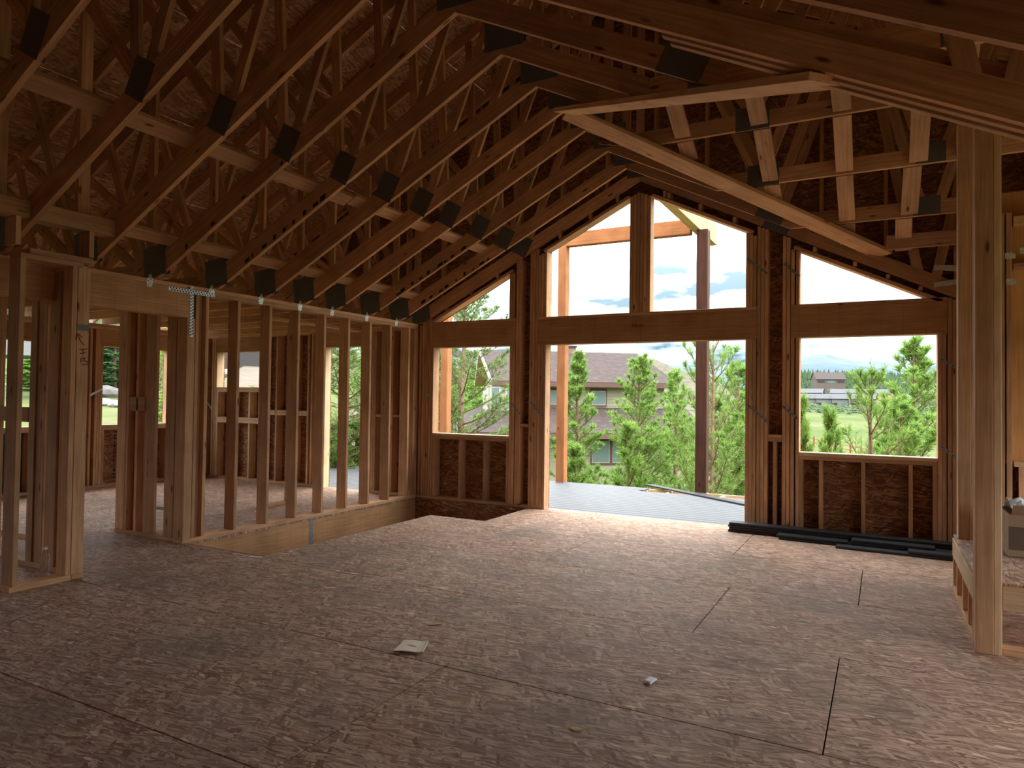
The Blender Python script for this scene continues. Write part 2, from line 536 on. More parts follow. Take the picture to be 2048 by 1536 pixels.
def zroof(x):      # underside of roof sheathing
    return 6.60 - 0.5 * abs(x - XR)


# ================================================================ FLOOR
floor = root('floor', 'weathered strand board subfloor of the open room', None, (0, 0, 0), kind='structure')
FT = 0.022
HX0, HX1, HY0, HY1 = -5.73, -4.725, 4.27, 7.874      # stair opening
HX2, HY2 = -3.98, 6.785


def floor_piece(x0, x1, y0, y1):
    if x1 - x0 < 0.02 or y1 - y0 < 0.02:
        return
    box('floor_panel', x0 + .003, x1 - .003, y0 + .003, y1 - .003, -FT, random.uniform(-.001, 0.0005), 'osb_floor', floor, b=0.0015, axis=0)


rows = [-4.95, -3.75, -2.55, -1.4, -0.25, 0.85, 1.85, 3.02, 4.2, 5.35, 6.5, 8.025]
offs = [0.3, 1.4, .2, 1.3, .3, 1.2, 0.4, -0.21, -1.01, -0.15, -1.2]
for i in range(len(rows) - 1):
    y0, y1 = rows[i], rows[i + 1]
    xs = [XE - .15]
    x = offs[i] - 2.4 * 6
    while x < XRT + .15:
        if x > XE:
            xs.append(x)
        x += 2.4
    xs.append(XRT + .15)
    for a, b in zip(xs[:-1], xs[1:]):
        # cut out the stair opening
        ya, yb_ = y0, y1
        if yb_ <= HY0 or b <= HX0 or a >= HX2:
            floor_piece(a, b, ya, yb_)
            continue
        if ya < HY0:
            floor_piece(a, b, ya, HY0)
            ya = HY0
        floor_piece(a, min(b, HX0), ya, yb_)
        if ya < HY2:
            floor_piece(max(a, HX1), b, ya, min(yb_, HY2))
        if yb_ > HY2:
            floor_piece(max(a, HX2), b, max(ya, HY2), yb_)
# rim beams and joists under the floor, seen in the opening
box('rim_beam', HX0 - .10, HX0 - .005, HY0 - .3, YB + .1, -.40, -FT - .001, 'lvl', floor)
box('rim_board', HX0, HX2 + .3, YB - .012, YB, -.40, -.001, 'osb_wall', floor, axis=0)
box('floor_joist', HX1 + .001, HX1 + .04, HY0, HY2, -.38, -FT - .001, 'lumber', floor)
box('floor_joist', HX1, HX2 + .04, HY2 - .04, HY2 - .001, -.38, -FT - .001, 'lumber', floor)
box('floor_joist', HX2 + .001, HX2 + .04, HY2, YB - .02, -.38, -FT - .001, 'lumber', floor)
box('floor_joist', HX0, HX1 + .04, HY0 - .04, HY0 - .001, -.38, -FT - .001, 'lumber', floor)
box('edge_strip', HX0 + .03, HX1 - .03, HY0 - .004, HY0 + .006, -.02, .004, 'pale_lumber', floor, b=0)
for yy in (5.86,):
    box('joist_hanger_strap', HX0 - .005, HX0 - .002, yy, yy + .05, -.36, .0, 'strap_steel', floor, b=0)
# lower storey shell so the opening stays dark
base = root('wall_basement', 'concrete walls of the storey below', None, (0, 0, 0), kind='structure')
for a in ((XE - .15, XRT + .15, YB + .0, YB + .15), (XE - .15, XRT + .15, YF - .15, YF), (XE - .15, XE, YF, YB), (XRT, XRT + .15, YF, YB)):
    box('basement_wall', *a, -3.1, -.41, 'concrete', base, b=0)
    box('rim_joist', *a, -.409, -FT - .001, 'lumber', base, b=0)
box('basement_slab', XE - .15, XRT + .15, YF - .15, YB + .15, -3.2, -3.1, 'concrete', base, b=0)

# ================================================================ GABLE WALL (wall_back)
wb = root('wall_back', 'framed gable wall with big window and door openings', None, (0, YB, 0), kind='structure')
Y0, Y1 = YB, YB + D2


def vstud(x, z0, z1, n=1, m='lumber', nm='stud'):
    for i in range(n):
        j = random.uniform(-.004, .004)
        box(nm, x + i * T + .0012, x + (i + 1) * T - .0012, Y0 + j, Y1, z0, z1, m, wb)


HB, HT = 2.077, 2.392
WSL, WSR = 0.903, 0.8645
SP = T
# sole plates
for x0, x1 in ((XE, -7.55), (-6.55, -3.758), (-1.336, 0.66), (0.66, XRT)):
    box('sole_plate', x0, x1, Y0, Y1, 0, SP, 'lumber', wb)
# headers with a flat board on top
for x0, x1 in ((-5.508, -4.19), (-3.872, -1.216), (-0.872, 0.543)):
    box('header', x0, x1, Y0 - .002, Y1, HB, HT, 'lvl', wb)
    box('header_plate', x0, x1, Y0, Y1, HT + .0005, HT + T, 'lumber', wb)
# kings and jacks
for x in (-5.664, -5.626, -5.586, -5.547):
    vstud(x, SP, zb(x) - .012)
vstud(-5.508, SP, HB)
vstud(-4.276, SP, HB, 2)
for x in (-4.19, -4.152):
    vstud(x, SP, zb(x) - .01)
for x in (-3.99, -3.951, -3.912):
    vstud(x, SP, zb(x) - .01)
vstud(-3.872, SP, HB, 3)
vstud(-1.336, SP, HB, 3)
for x in (-1.216, -1.177, -1.138):
    vstud(x, SP, zb(x + T) - .005)
for x in (-0.956, -0.916):
    vstud(x, SP, zb(x + T) - .005)
vstud(-0.872, SP, HB)
vstud(-0.822, SP, HB)
vstud(0.462, SP, HB, 2)
for x in (0.545, 0.584, 0.623):
    vstud(x, SP, zb(x + T) - .005)


def zo(x):         # underside of the sloped plate over the upper openings
    return 3.86 - 0.487 * abs(x - XR)


# studs above the headers at the sides of the upper openings
UB = HT + T
vstud(-4.29, UB, zo(-4.29), 2)
for x in (-3.872, -3.833, -3.794):
    vstud(x, UB, zo(x))
for x in (-1.336, -1.298, -1.26):
    vstud(x, UB, zo(x + T))
for x in (-0.872, -0.822):
    vstud(x, UB, zo(x + T))
# centre post of six plies
for i in range(6):
    x = -2.668 + i * .0425
    box('post_ply', x + .0013, x + .0412, Y0, Y1, UB, 3.87 - .46 * max(abs(x - XR), abs(x + .0425 - XR)), 'lumber', wb)
# sloped plates over the openings
ux = Vector((1, 0, .487)).normalized()


def rake(xa, xb, nm='rake_plate', up=0.0, m='lumber', th=T):
    za, zb_ = zo(xa) + up, zo(xb) + up
    v = Vector((xb - xa, 0, zb_ - za)).normalized()
    nrm = Vector((-v.z, 0, v.x))
    if nrm.z < 0:
        nrm = -nrm
    p0 = Vector((xa, (Y0 + Y1) / 2, za)) + nrm * th / 2
    p1 = Vector((xb, (Y0 + Y1) / 2, zb_)) + nrm * th / 2
    return bar(nm, p0, p1, D2, th, (0, 1, 0), m, wb)


rake(-5.50, -4.24)
rake(-3.80, -2.67)
rake(-2.41, -1.27)
rake(-0.85, 0.50)
# short cripples between sloped plate and gable truss
for x in (-5.3, -4.9, -4.5, -3.6, -3.2, -2.85, -2.27, -2.22, -1.86, -1.48, -0.66, -0.28, 0.02, 0.30):
    a = zo(x) + T * 1.11
    if zb(x) - a > .02:
        box('cripple', x, x + T, Y0 + .001, Y1, max(a, zo(x + T) + T * 1.11), min(zb(x), zb(x + T)) - .002, 'lumber', wb, axis=2)
# sills with cripples
for x0, x1, zs, xs in ((-5.47, -4.276, WSL, (-5.47, -5.045, -4.66, -4.315)), (-0.784, 0.462, WSR, (-0.784, -0.594, -0.199, 0.219, 0.424))):
    box('sill_plate', x0, x1, Y0, Y1, zs - T, zs, 'pale_lumber', wb)
    box('sill_plate', x0, x1, Y0, Y1, zs - 2 * T, zs - T - .0005, 'lumber', wb)
    for x in xs:
        vstud(x, SP, zs - 2 * T, nm='cripple')
# blocking
box('blocking', -4.112, -3.992, Y0, Y1, 1.03, 1.069, 'lumber', wb)
box('blocking', -1.098, -0.958, Y0, Y1, 1.003, 1.04, 'lumber', wb)
box('blocking', -1.098, -0.958, Y0, Y1, .965, 1.002, 'lumber', wb)
vstud(-1.045, SP, .965)
# ---- left room part of the gable wall
box('top_plate', XE, XL - .14, Y0, Y1, PT - T, PT, 'lumber', wb)
box('top_plate', XE, XL - .14, Y0, Y1, PT - 2 * T, PT - T - .0005, 'lumber', wb)
ST = PT - 2 * T
SLX0, SLX1 = -7.47, -6.63
box('header', SLX0 - .08, SLX1 + .08, Y0, Y1, 2.13, ST - .001, 'lvl', wb)
vstud(SLX0 - .038, 0, 2.13, m='pale_lumber')
vstud(SLX0 - .116, SP, ST)
vstud(SLX1, 0, 2.13)
vstud(SLX1 + .038, 0, 2.13)
for x in (-6.55, -6.51, -6.2, -5.99, -5.93, -5.78, -5.715):
    vstud(x, SP, ST if x < XL - .15 else zb(x) - .02)
box('blocking', -6.47, -6.2, Y0, Y1, 1.10, 1.138, 'lumber', wb)
box('blocking', -6.16, -5.99, Y0, Y1, 1.10, 1.138, 'lumber', wb)
# small window
box('header', -9.91, -8.80, Y0, Y1, 2.10, ST - .001, 'lvl', wb)
for x in (-10.15, -10.0, -9.95):
    vstud(x, SP, ST, m='pale_lumber')
vstud(-9.91, SP, 2.10, m='pale_lumber')
vstud(-8.84, SP, 2.10, m='pale_lumber')
for x in (-8.80, -8.50, -8.10, -7.82, -7.74):
    vstud(x, SP, ST)
box('sill_plate', -9.872, -8.842, Y0, Y1, 1.48, 1.518, 'pale_lumber', wb)
box('sill_plate', -9.872, -8.842, Y0, Y1, 1.44, 1.479, 'pale_lumber', wb)
box('blocking', -9.872, -8.842, Y0, Y1, .985, 1.023, 'pale_lumber', wb)
box('blocking', -9.872, -8.842, Y0, Y1, .93, .984, 'pale_lumber', wb)
for x in (-9.872, -9.5, -9.1, -8.88):
    vstud(x, SP, .93, m='pale_lumber', nm='cripple')
    vstud(x, 1.024, 1.44, m='pale_lumber', nm='cripple')
for a, b in ((-8.76, -8.5), (-8.46, -8.1), (-8.06, -7.82)):
    box('blocking', a, b, Y0, Y1, 1.08, 1.118, 'pale_lumber', wb)
    box('blocking', a, b, Y0, Y1, 1.12, 1.158, 'pale_lumber', wb)
# ---- sheathing outside
SY0, SY1 = Y1 + .001, Y1 + .012


def sheath(x0, x1, z0, z1):
    box('sheathing_panel', x0, x1, SY0, SY1, z0, z1, 'osb_wall', wb, b=0, axis=0)


for x0, x1, z0, z1 in ((XE - .15, -9.872, -.4, ST), (-9.872, -8.842, -.4, 1.518), (-9.872, -8.842, 2.10, ST), (-8.842, SLX0, -.4, ST), (SLX0, SLX1, -.4, -.03), (SLX0, SLX1, 2.13, ST), (SLX1, -5.47, -.4, ST),
                       (-5.47, -4.276, -.4, WSL), (-5.47, -4.276, HB, HT + T), (-4.276, -3.758, -.4, UB), (-3.758, -1.336, HB, UB), (-3.758, -1.336, -.4, -.03), (-1.336, -.784, -.4, UB), (-.784, .462, -.4, WSR), (-.784, .462, HB, UB), (.462, XRT + .15, -.4, UB)):
    sheath(x0, x1, z0, z1)


def gsheath(pts):
    prism('sheathing_panel', pts, (1, 0, 0), (0, 0, 1), (0, SY1, 0), .011, 'osb_wall', wb)


gsheath([(-5.47, UB), (-4.25, zo(-4.25)), (-4.25, zroof(-4.25)), (-5.47, zroof(-5.47))])
gsheath([(-4.25, UB), (-3.758, UB), (-3.758, zroof(-3.758)), (-4.25, zroof(-4.25))])
gsheath([(-3.758, zo(-3.758)), (XR, zo(XR)), (XR, zroof(XR)), (-3.758, zroof(-3.758))])
gsheath([(XR, zo(XR)), (-1.336, zo(-1.336)), (-1.336, zroof(-1.336)), (XR, zroof(XR))])
gsheath([(-1.336, UB), (-.784, UB), (-.784, zroof(-.784)), (-1.336, zroof(-1.336))])
gsheath([(-.784, zo(-.784)), (.462, zo(.462)), (.462, zroof(.462)), (-.784, zroof(-.784))])
gsheath([(.462, UB), (XRT + .15, UB), (XRT + .15, zroof(XRT + .15)), (.462, zroof(.462))])
gsheath([(-5.47, ST), (-5.47, zroof(-5.47)), (-7.8, zroof(-7.8)), (-7.8, ST)])
gsheath([(-7.8, ST), (-7.8, zroof(-7.8)), (XE - .15, zroof(XE - .15)), (XE - .15, ST)])
# gable studs above the truss chord, behind
for x in [XE + .6 * i for i in range(1, 22)]:
    lo = PT if x < XL or x > 0.7 else zb(x) + .17
    hi = min(zroof(x), zroof(x + T)) - .15
    if hi - lo > .1 and x < XRT:
        box('gable_stud', x, x + T, Y0 + .045, Y1, lo, hi, 'truss_lumber', wb)
# perforated bracing straps
def pstrap(p, q, parent=wb, w=.028):
    a, b = bp(*p, 'y', YB - .003), bp(*q, 'y', YB - .003)
    s = bar('strap', a, b, w, .002, (0, 0, 1), 'strap_steel', parent, b=0)
    L = (b - a).length
    n = int(L / .05)
    for i in range(n):
        c = a + (b - a) * ((i + .5) / n) + Vector((0, -.0012, 0))
        bar('strap_hole', c - Vector((.005, 0, 0)), c + Vector((.005, 0, 0)), .010, .001, (0, 0, 1), 'hole_dark', s, b=0)


for p, q in (((1021, 805), (1042, 830)), ((1060, 803), (1087, 834)), ((1494, 809), (1535, 844)), ((1565, 812), (1596, 838)), ((1880, 890), (1911, 916)), ((1494, 517), (1536, 548)), ((1569, 528), (1599, 553)), ((1879, 716), (1911, 735)), ((848, 782), (864, 796))):
    pstrap(p, q)

# ================================================================ LEFT WALL (open studs)
wl = root('wall_left', 'open stud wall between room and left room', None, (XL, 4.25, 0), kind='structure')
WX0, WX1 = XL - D2, XL
box('sole_plate', WX0, WX1, 4.23, YB - .002, 0, T, 'lumber', wl)
box('top_plate', WX0, WX1, 2.3, 4.6, PT - T, PT, 'lumber', wl)
box('top_plate', WX0, WX1, 4.6, YB - .002, PT - T, PT, 'lumber', wl)
box('top_plate', WX0, WX1, 4.26, YB - .002, PT - 2 * T, PT - T - .0008, 'lumber', wl)
for i in range(8):
    y = 4.802 + .4064 * i
    if y < YB - .1:
        j = random.uniform(-.003, .003)
        box('stud', WX0, WX1 + j, y, y + T, T, ST, 'lumber', wl)
box('stud', WX0, WX1 - .01, YB - .085, YB - .003, T, ST, 'lumber', wl)
# corner cluster at the near end
box('stud', WX0, WX1 - .002, 4.232, 4.32, T, 2.106, 'lumber', wl)
box('stud', WX0 + .03, WX1, 4.321, 4.358, T, ST, 'lumber', wl)
box('stud', WX0, WX1, 4.43, 4.468, T, ST, 'lumber', wl)
box('stud', WX0, WX1 - .05, 4.36, 4.428, T, ST, 'lumber', wl)
# header over the doorway
box('header', WX0 + .03, WX1, 2.3, 4.258, 2.107, PT - T - .001, 'lvl', wl)
# T strap and truss ties
TIEY = [3.27, 3.87, 4.51, 5.11, 5.66, 6.17, 6.79, 7.39]


def hole_row(a, b, n, parent, r=.006):
    a, b = Vector(a), Vector(b)
    X = (b - a).normalized()
    for i in range(n):
        for s in (-1, 1):
            c = a + (b - a) * ((i + .5 + .2 * s) / n) + Vector((0.0022, 0, 0)) + Vector((0, X.z, -X.y)) * (s * .009)
            bar('nail_hole', c - X * r, c + X * r, 2 * r, .001, (0, X.z, -X.y), 'hole_dark', parent, b=0)


sv = box('strap', WX1 + .001, WX1 + .003, 4.255, 4.292, 1.93, 2.40, 'zinc', wl, b=0)
hole_row((WX1 + .0015, 4.2735, 1.94), (WX1 + .0015, 4.2735, 2.39), 16, sv)
sh = box('strap', WX1 + .003, WX1 + .005, 4.03, 4.52, 2.335, 2.372, 'zinc', wl, b=0)
hole_row((WX1 + .0035, 4.04, 2.3535), (WX1 + .0035, 4.51, 2.3535), 16, sh)
for y in TIEY:
    t_ = prism('truss_tie', [(0, 0), (.045, 0), (.06, .05), (.05, .11), (.02, .11), (-.005, .05)], (0, 1, 0), (0, 0, 1), (WX1 + .001, y - .05, PT - .075), .002, 'zinc', wl)
    for k in range(5):
        c = Vector((WX1 + .0036, y - .05 + .012 + .022 * (k % 2), PT - .06 + .018 * k))
        bar('nail_hole', c - Vector((0, .004, 0)), c + Vector((0, .004, 0)), .008, .001, (0, 0, 1), 'hole_dark', t_, b=0)

# ---- return wall beside the doorway
wr = root('wall_return', 'short stud wall turning left at the stair corner', None, (-6.3, 4.25, 0), kind='structure')
RY0, RY1 = 4.25, 4.39
box('sole_plate', -6.80, WX0 - .002, RY0, RY1, 0, T, 'lumber', wr)
box('top_plate', -6.80, WX0 - .002, RY0, RY1, ST, ST + T, 'lumber', wr)
box('stud', -6.795, -6.655, RY0 + .001, RY0 + T, T, ST, 'lumber', wr)
box('stud', -6.65, -6.612, RY0, RY1, T, ST, 'lumber', wr)
box('stud', -6.60, -6.562, RY0 + .06, RY1, T, ST, 'lumber', wr)
box('stud', -6.50, -6.462, RY0, RY1, T, ST, 'lumber', wr)
box('stud', -6.40, -6.362, RY0 + .03, RY1, T, ST, 'lumber', wr)
box('stud', -6.34, -6.20, RY0, RY0 + T, T, ST, 'lumber', wr)
box('stud', -6.04, -5.902, RY0, RY0 + T, T, ST, 'lumber', wr)
box('stud', -5.915, -5.877, RY0 + T, RY1, T, ST, 'lumber', wr)
box('blocking', -6.61, -6.36, RY0 - .0, RY0 + .0385, 1.22, 1.36, 'lumber', wr)

# ---- stub partition in the left room
ws = root('wall_partition', 'short stub of stud partition in the left room', None, (-6.75, 6.1, 0), kind='structure')
box('sole_plate', -6.82, -6.73, 6.08, 6.55, 0, T, 'lumber', ws)
box('stud', -6.82, -6.73, 6.50, 6.538, T, ST, 'lumber', ws)
box('stud', -6.82, -6.73, 6.08, 6.118, T, ST, 'lumber', ws)
box('stud', -6.82, -6.73, 6.12, 6.158, T, ST, 'lumber', ws)
box('top_plate', -6.82, -6.73, 6.08, YB - .003, ST, ST + T, 'lumber', ws)

# ---- front-left wall with the marked post
wf = root('wall_closet', 'stud wall stub with marked post by the doorway', None, (-5.38, 2.85, 0), kind='structure')
FX0, FX1 = -5.45, -5.31
box('sole_plate', FX0, FX1, 2.585, 3.0, 0, T, 'lumber', wf)
box('sole_plate', FX0, FX1, 3.002, 3.09, 0, T, 'lumber', wf)
box('top_plate', FX0, FX1, 2.60, 3.035, 2.335, 2.335 + T, 'lumber', wf)
box('top_plate', FX0, FX1, 2.66, 3.11, 2.374, 2.374 + T, 'lumber', wf)
box('stud', FX0, FX1, 2.60, 2.638, T, 2.334, 'lumber', wf)
box('stud', FX0 + .02, FX1 - .001, 2.955, 2.994, T, 2.334, 'lumber', wf)
post = box('marked_post', FX1 - .038, FX1, 2.996, 3.085, T, 2.334, 'lumber', wf)
box('stud', FX0, FX1 - .039, 3.045, 3.083, T, 2.334, 'lumber', wf)
box('stud', FX0, FX1, 2.565, 2.60, 2.42, 2.62, 'lumber', wf)
box('stud', FX0, FX1, 3.07, 3.108, 2.42, 2.62, 'lumber', wf)
box('ledger', FX0, FX1, 1.6, 3.32, 2.621, 2.745, 'lumber', wf)
box('stud', FX0, FX1 - .09, 3.03, 3.118, 2.746, 4.95, 'lumber', wf)
box('stud', FX0, FX1 - .05, 2.44, 2.528, 2.746, 4.95, 'lumber', wf)
box('stud', FX0, FX1 - .05, 1.84, 1.928, 2.746, 4.95, 'lumber', wf)
# wall running left behind the stub
box('sole_plate', -7.6, FX0 - .002, 3.06, 3.15, 0, T, 'lumber', wf)
box('top_plate', -7.6, FX0 - .002, 3.06, 3.15, 2.335, 2.373, 'lumber', wf)
box('stud', -6.06, -5.97, 3.06, 3.098, T, 2.334, 'lumber', wf)
box('stud', -5.965, -5.875, 3.07, 3.108, T, 2.334, 'lumber', wf)
box('stud', -5.87, -5.832, 3.06, 3.15, T, 2.334, 'lumber', wf)
box('stud', -5.80, -5.66, 3.06, 3.098, T, 2.334, 'lumber', wf)
box('stud', -5.655, -5.617, 3.075, 3.15, T, 2.334, 'lumber', wf)
box('stud', -6.60, -6.51, 3.06, 3.098, T, 2.334, 'lumber', wf)
box('stud', -7.2, -7.11, 3.06, 3.098, T, 2.334, 'lumber', wf)
box('blocking', -6.50, -6.07, 3.06, 3.098, 1.15, 1.27, 'lumber', wf)
# second plate further back
box('sole_plate', -8.2, -7.0, 3.62, 3.71, 0, T, 'lumber', wf)


# marker letters F B and arrow on the post
def stroke(pts, parent, nm='marker_stroke'):
    for a, b in zip(pts[:-1], pts[1:]):
        A = bp(a[0], a[1], 'x', FX1 + .0012)
        B = bp(b[0], b[1], 'x', FX1 + .0012)
        bar(nm, A, B, .007, .001, (0, 0, 1) if abs((B - A).z) < abs((B - A).y) else (0, 1, 0), 'marker_red', parent, b=0)


def s16(pts):      # zoom crop coordinates -> photo pixels
    return [(140 + x / 15.36, 640 + y / 15.36) for x, y in pts]


stroke(s16([(190, 620), (200, 460), (235, 425), (300, 470), (390, 540)]), post)
stroke(s16([(235, 440), (320, 640), (430, 770)]), post)
stroke(s16([(285, 920), (400, 900), (530, 885)]), post)
stroke(s16([(400, 905), (405, 1060)]), post)
stroke(s16([(310, 1035), (490, 985)]), post)
stroke(s16([(340, 1310), (335, 1190), (400, 1160), (470, 1175), (400, 1245), (540, 1280), (565, 1320), (520, 1370), (430, 1380), (360, 1360)]), post)
# tie plate on the post
tp = box('nail_plate', FX1 + .0005, FX1 + .002, 2.995, 3.085, 1.86, 1.905, 'gusset', wf, b=0)

# ================================================================ FAR LEFT OUTER WALL
wo = root('wall_far_left', 'sheathed outer stud wall of the left room with windows', None, (XE, 3, 0), kind='structure')
OX0, OX1 = XE - D2, XE


def ostud(y, z0, z1, n=1, nm='stud', m='lumber'):
    for i in range(n):
        box(nm, OX0, OX1, y + i * T + .0006, y + (i + 1) * T - .0006, z0, z1, m, wo)


box('sole_plate', OX0, OX1, YF, YB, 0, T, 'lumber', wo)
box('top_plate', OX0, OX1, YF, YB, ST, ST + T, 'lumber', wo)
box('top_plate', OX0, OX1, YF, YB, ST + T + .0005, PT, 'lumber', wo)
WINL = [(6.15, 7.22), (4.35, 5.75), (1.0, 2.9), (-2.4, -.6)]
for a, b in WINL:
    box('header', OX0, OX1, a - .04, b + .04, 2.09, ST - .001, 'lvl', wo)
    box('sill_plate', OX0, OX1, a, b, .882, .92, 'pale_lumber', wo)
    box('sill_plate', OX0, OX1, a, b, .842, .8815, 'lumber', wo)
    ostud(a - T, T, 2.09)
    ostud(b, T, 2.09)
    ostud(a - 3 * T - .002, T, ST, 2)
    ostud(b + T + .002, T, ST, 2)
    y = a
    while y < b:
        ostud(y, T, .842, nm='cripple')
        y += .4
    ostud(b - T, T, .842, nm='cripple')
ostud(5.95, T, ST)
for y in (7.5, 7.78, 3.95, 3.6, 3.25, .6, .2, -.2):
    ostud(y, T, ST)


def osheath(y0, y1, z0, z1, dark=False):
    box('sheathing_panel', OX0 - .012, OX0 - .001, y0, y1, z0, z1, 'osb_wall', wo, b=0, axis=1)


ys = [YF, -2.4, -.6, 1.0, 2.9, 4.35, 5.75, 6.15, 7.22, YB + .15]
for i in range(len(ys) - 1):
    if (ys[i + 1], ys[i]) and (ys[i], ys[i + 1]) in [(a, b) for a, b in WINL]:
        osheath(ys[i], ys[i + 1], -.4, .92)
        osheath(ys[i], ys[i + 1], 2.09, PT)
    else:
        osheath(ys[i], ys[i + 1], -.4, PT)
box('membrane_panel', OX0 + .001, OX0 + .006, 4.40, 5.70, T, .84, 'membrane', wo, b=0)
# printed stamp on the sheathing below the window
for r_, yy in enumerate((6.42, 6.475, 6.52)):
    z = .10
    while z < .78:
        h = random.uniform(.012, .04)
        box('printed_mark', OX0 + .0005, OX0 + .0012, yy, yy + random.uniform(.018, .034), z, z + h, 'ink', wo, b=0)
        z += h + random.uniform(.008, .03 if random.random() < .8 else .12)
# bracing strap
a, b = bp(180, 791, 'x', OX1 + .003), bp(204, 778, 'x', OX1 + .003)
bar('strap', a, b, .03, .002, (0, 0, 1), 'zinc', wo, b=0)
a, b = bp(411, 801, 'y', YB - .003), bp(424, 818, 'y', YB - .003)
bar('strap', a, b, .03, .002, (0, 0, 1), 'zinc', wb, b=0)

# ================================================================ WALLS OUT OF VIEW (right and behind)
wR = root('wall_right', 'sheathed outer stud wall on the right with a window', None, (XRT, 2, 0), kind='structure')
box('sole_plate', XRT, XRT + D2, YF, YB, 0, T, 'lumber', wR)
box('top_plate', XRT, XRT + D2, YF, YB, PT - T, PT, 'lumber', wR)
yy = YF
while yy < YB:
    if not (4.5 < yy < 6.8 or 1.5 < yy < 4.1):
        box('stud', XRT, XRT + D2, yy, yy + T, T, PT - T, 'lumber', wR)
    yy += .4064
for y0, y1, z0, z1 in ((YF, 1.7, -.4, zroof(XRT)), (1.7, 4.0, -.4, .7), (1.7, 4.0, 2.2, zroof(XRT)), (4.0, 4.6, -.4, zroof(XRT)), (6.8, YB + .15, -.4, zroof(XRT)), (4.6, 6.8, -.4, .6), (4.6, 6.8, 2.2, zroof(XRT))):
    box('sheathing_panel', XRT + D2 + .001, XRT + D2 + .012, y0, y1, z0, z1, 'osb_wall', wR, b=0, axis=1)
wF = root('wall_front', 'sheathed stud wall behind the viewpoint', None, (-3, YF, 0), kind='structure')
box('sole_plate', XE, XRT, YF - D2, YF, 0, T, 'lumber', wF)
xx = XE
while xx < XRT:
    if True:
        box('stud', xx, xx + T, YF - D2, YF, T, zroof(xx) - .2, 'lumber', wF)
    xx += .4064
for x0, x1, z0, z1 in ((XE - .15, -3.5, -.4, 2.2), (-3.49, XRT + .15, -.4, 2.2)):
    box('sheathing_panel', x0, x1, YF - D2 - .012, YF - D2 - .001, z0, z1, 'osb_wall', wF, b=0, axis=0)
prism('sheathing_panel', [(XE - .15, 2.2), (XRT + .15, 2.2), (XRT + .15, zroof(XRT + .15)), (XR, zroof(XR)), (XE - .15, zroof(XE - .15))], (1, 0, 0), (0, 0, 1), (0, YF - D2 - .001, 0), .011, 'osb_wall', wF)

# ================================================================ ROOF
roof = root('ceiling', 'strand board roof sheathing above the trusses', None, (XR, 2, 6.5), kind='structure')
for side in (-1, 1):
    ext = (XR - XE + .36) if side < 0 else (XRT + .5 - XR)
    d = 0.0
    row = 0
    while d < ext:
        d1 = min(d + 1.09, ext)
        xa, xb = XR + side * d, XR + side * (d1 - .003)
        y = YF - .3 - (1.2 if row % 2 else 0)
        while y < YB + .16:
            ya, yb_ = max(y, YF - .3), min(y + 2.437, YB + .16)
            if yb_ - ya > .05:
                p0 = Vector(((xa + xb) / 2, ya, (zroof(xa) + zroof(xb)) / 2 + .006))
                p1 = Vector((p0.x, yb_, p0.z))
                bar('roof_panel', p0, p1, math.hypot(xb - xa, zroof(xb) - zroof(xa)), .012, (xb - xa, 0, zroof(xb) - zroof(xa)), 'osb_roof', roof, b=0)
            y += 2.44
        d = d1
        row += 1

# ================================================================ TRUSSES
TY = [7.876, 7.39, 6.79, 6.17, 5.66, 5.11, 4.51, 3.87, 3.27, 2.66, 2.05, 1.44, .83, .22]
ORD = ['set into the gable wall', 'nearest the gable wall', 'second out from the gable wall', 'third out from the gable wall', 'at the peak of the cross vault', 'fifth out from the gable wall', 'sixth out from the gable wall', 'one short of the triple girder',
       'built up into a triple girder', 'next to the triple girder away from the gable', 'second past the triple girder', 'third past the triple girder', 'fourth past the triple girder', 'fifth past the triple girder']
E1, E2 = (1, 0, 0), (0, 0, 1)
CH = .14 / math.cos(math.atan(.5))
VY = 5.66           # ridge of the cross vault


def chord_web(tr, a, b, y, w=.089, nm='web', m='truss_lumber'):
    bar(nm, (a[0], y + T / 2, a[1]), (b[0], y + T / 2, b[1]), w, T - .001, (1, 0, 0) if abs(b[0] - a[0]) < abs(b[1] - a[1]) else (0, 0, 1), m, tr, b=.002)


def plate(tr, x, z, w, h, y, ang=0.0):
    c, s = math.cos(ang), math.sin(ang)
    for yy in (y - .0015, y + T + .0005):
        bar('gusset_plate', (x - w / 2 * c, yy, z - w / 2 * s), (x + w / 2 * c, yy, z + w / 2 * s), h, .0016, (0, 0, 1), 'gusset', tr, b=0)


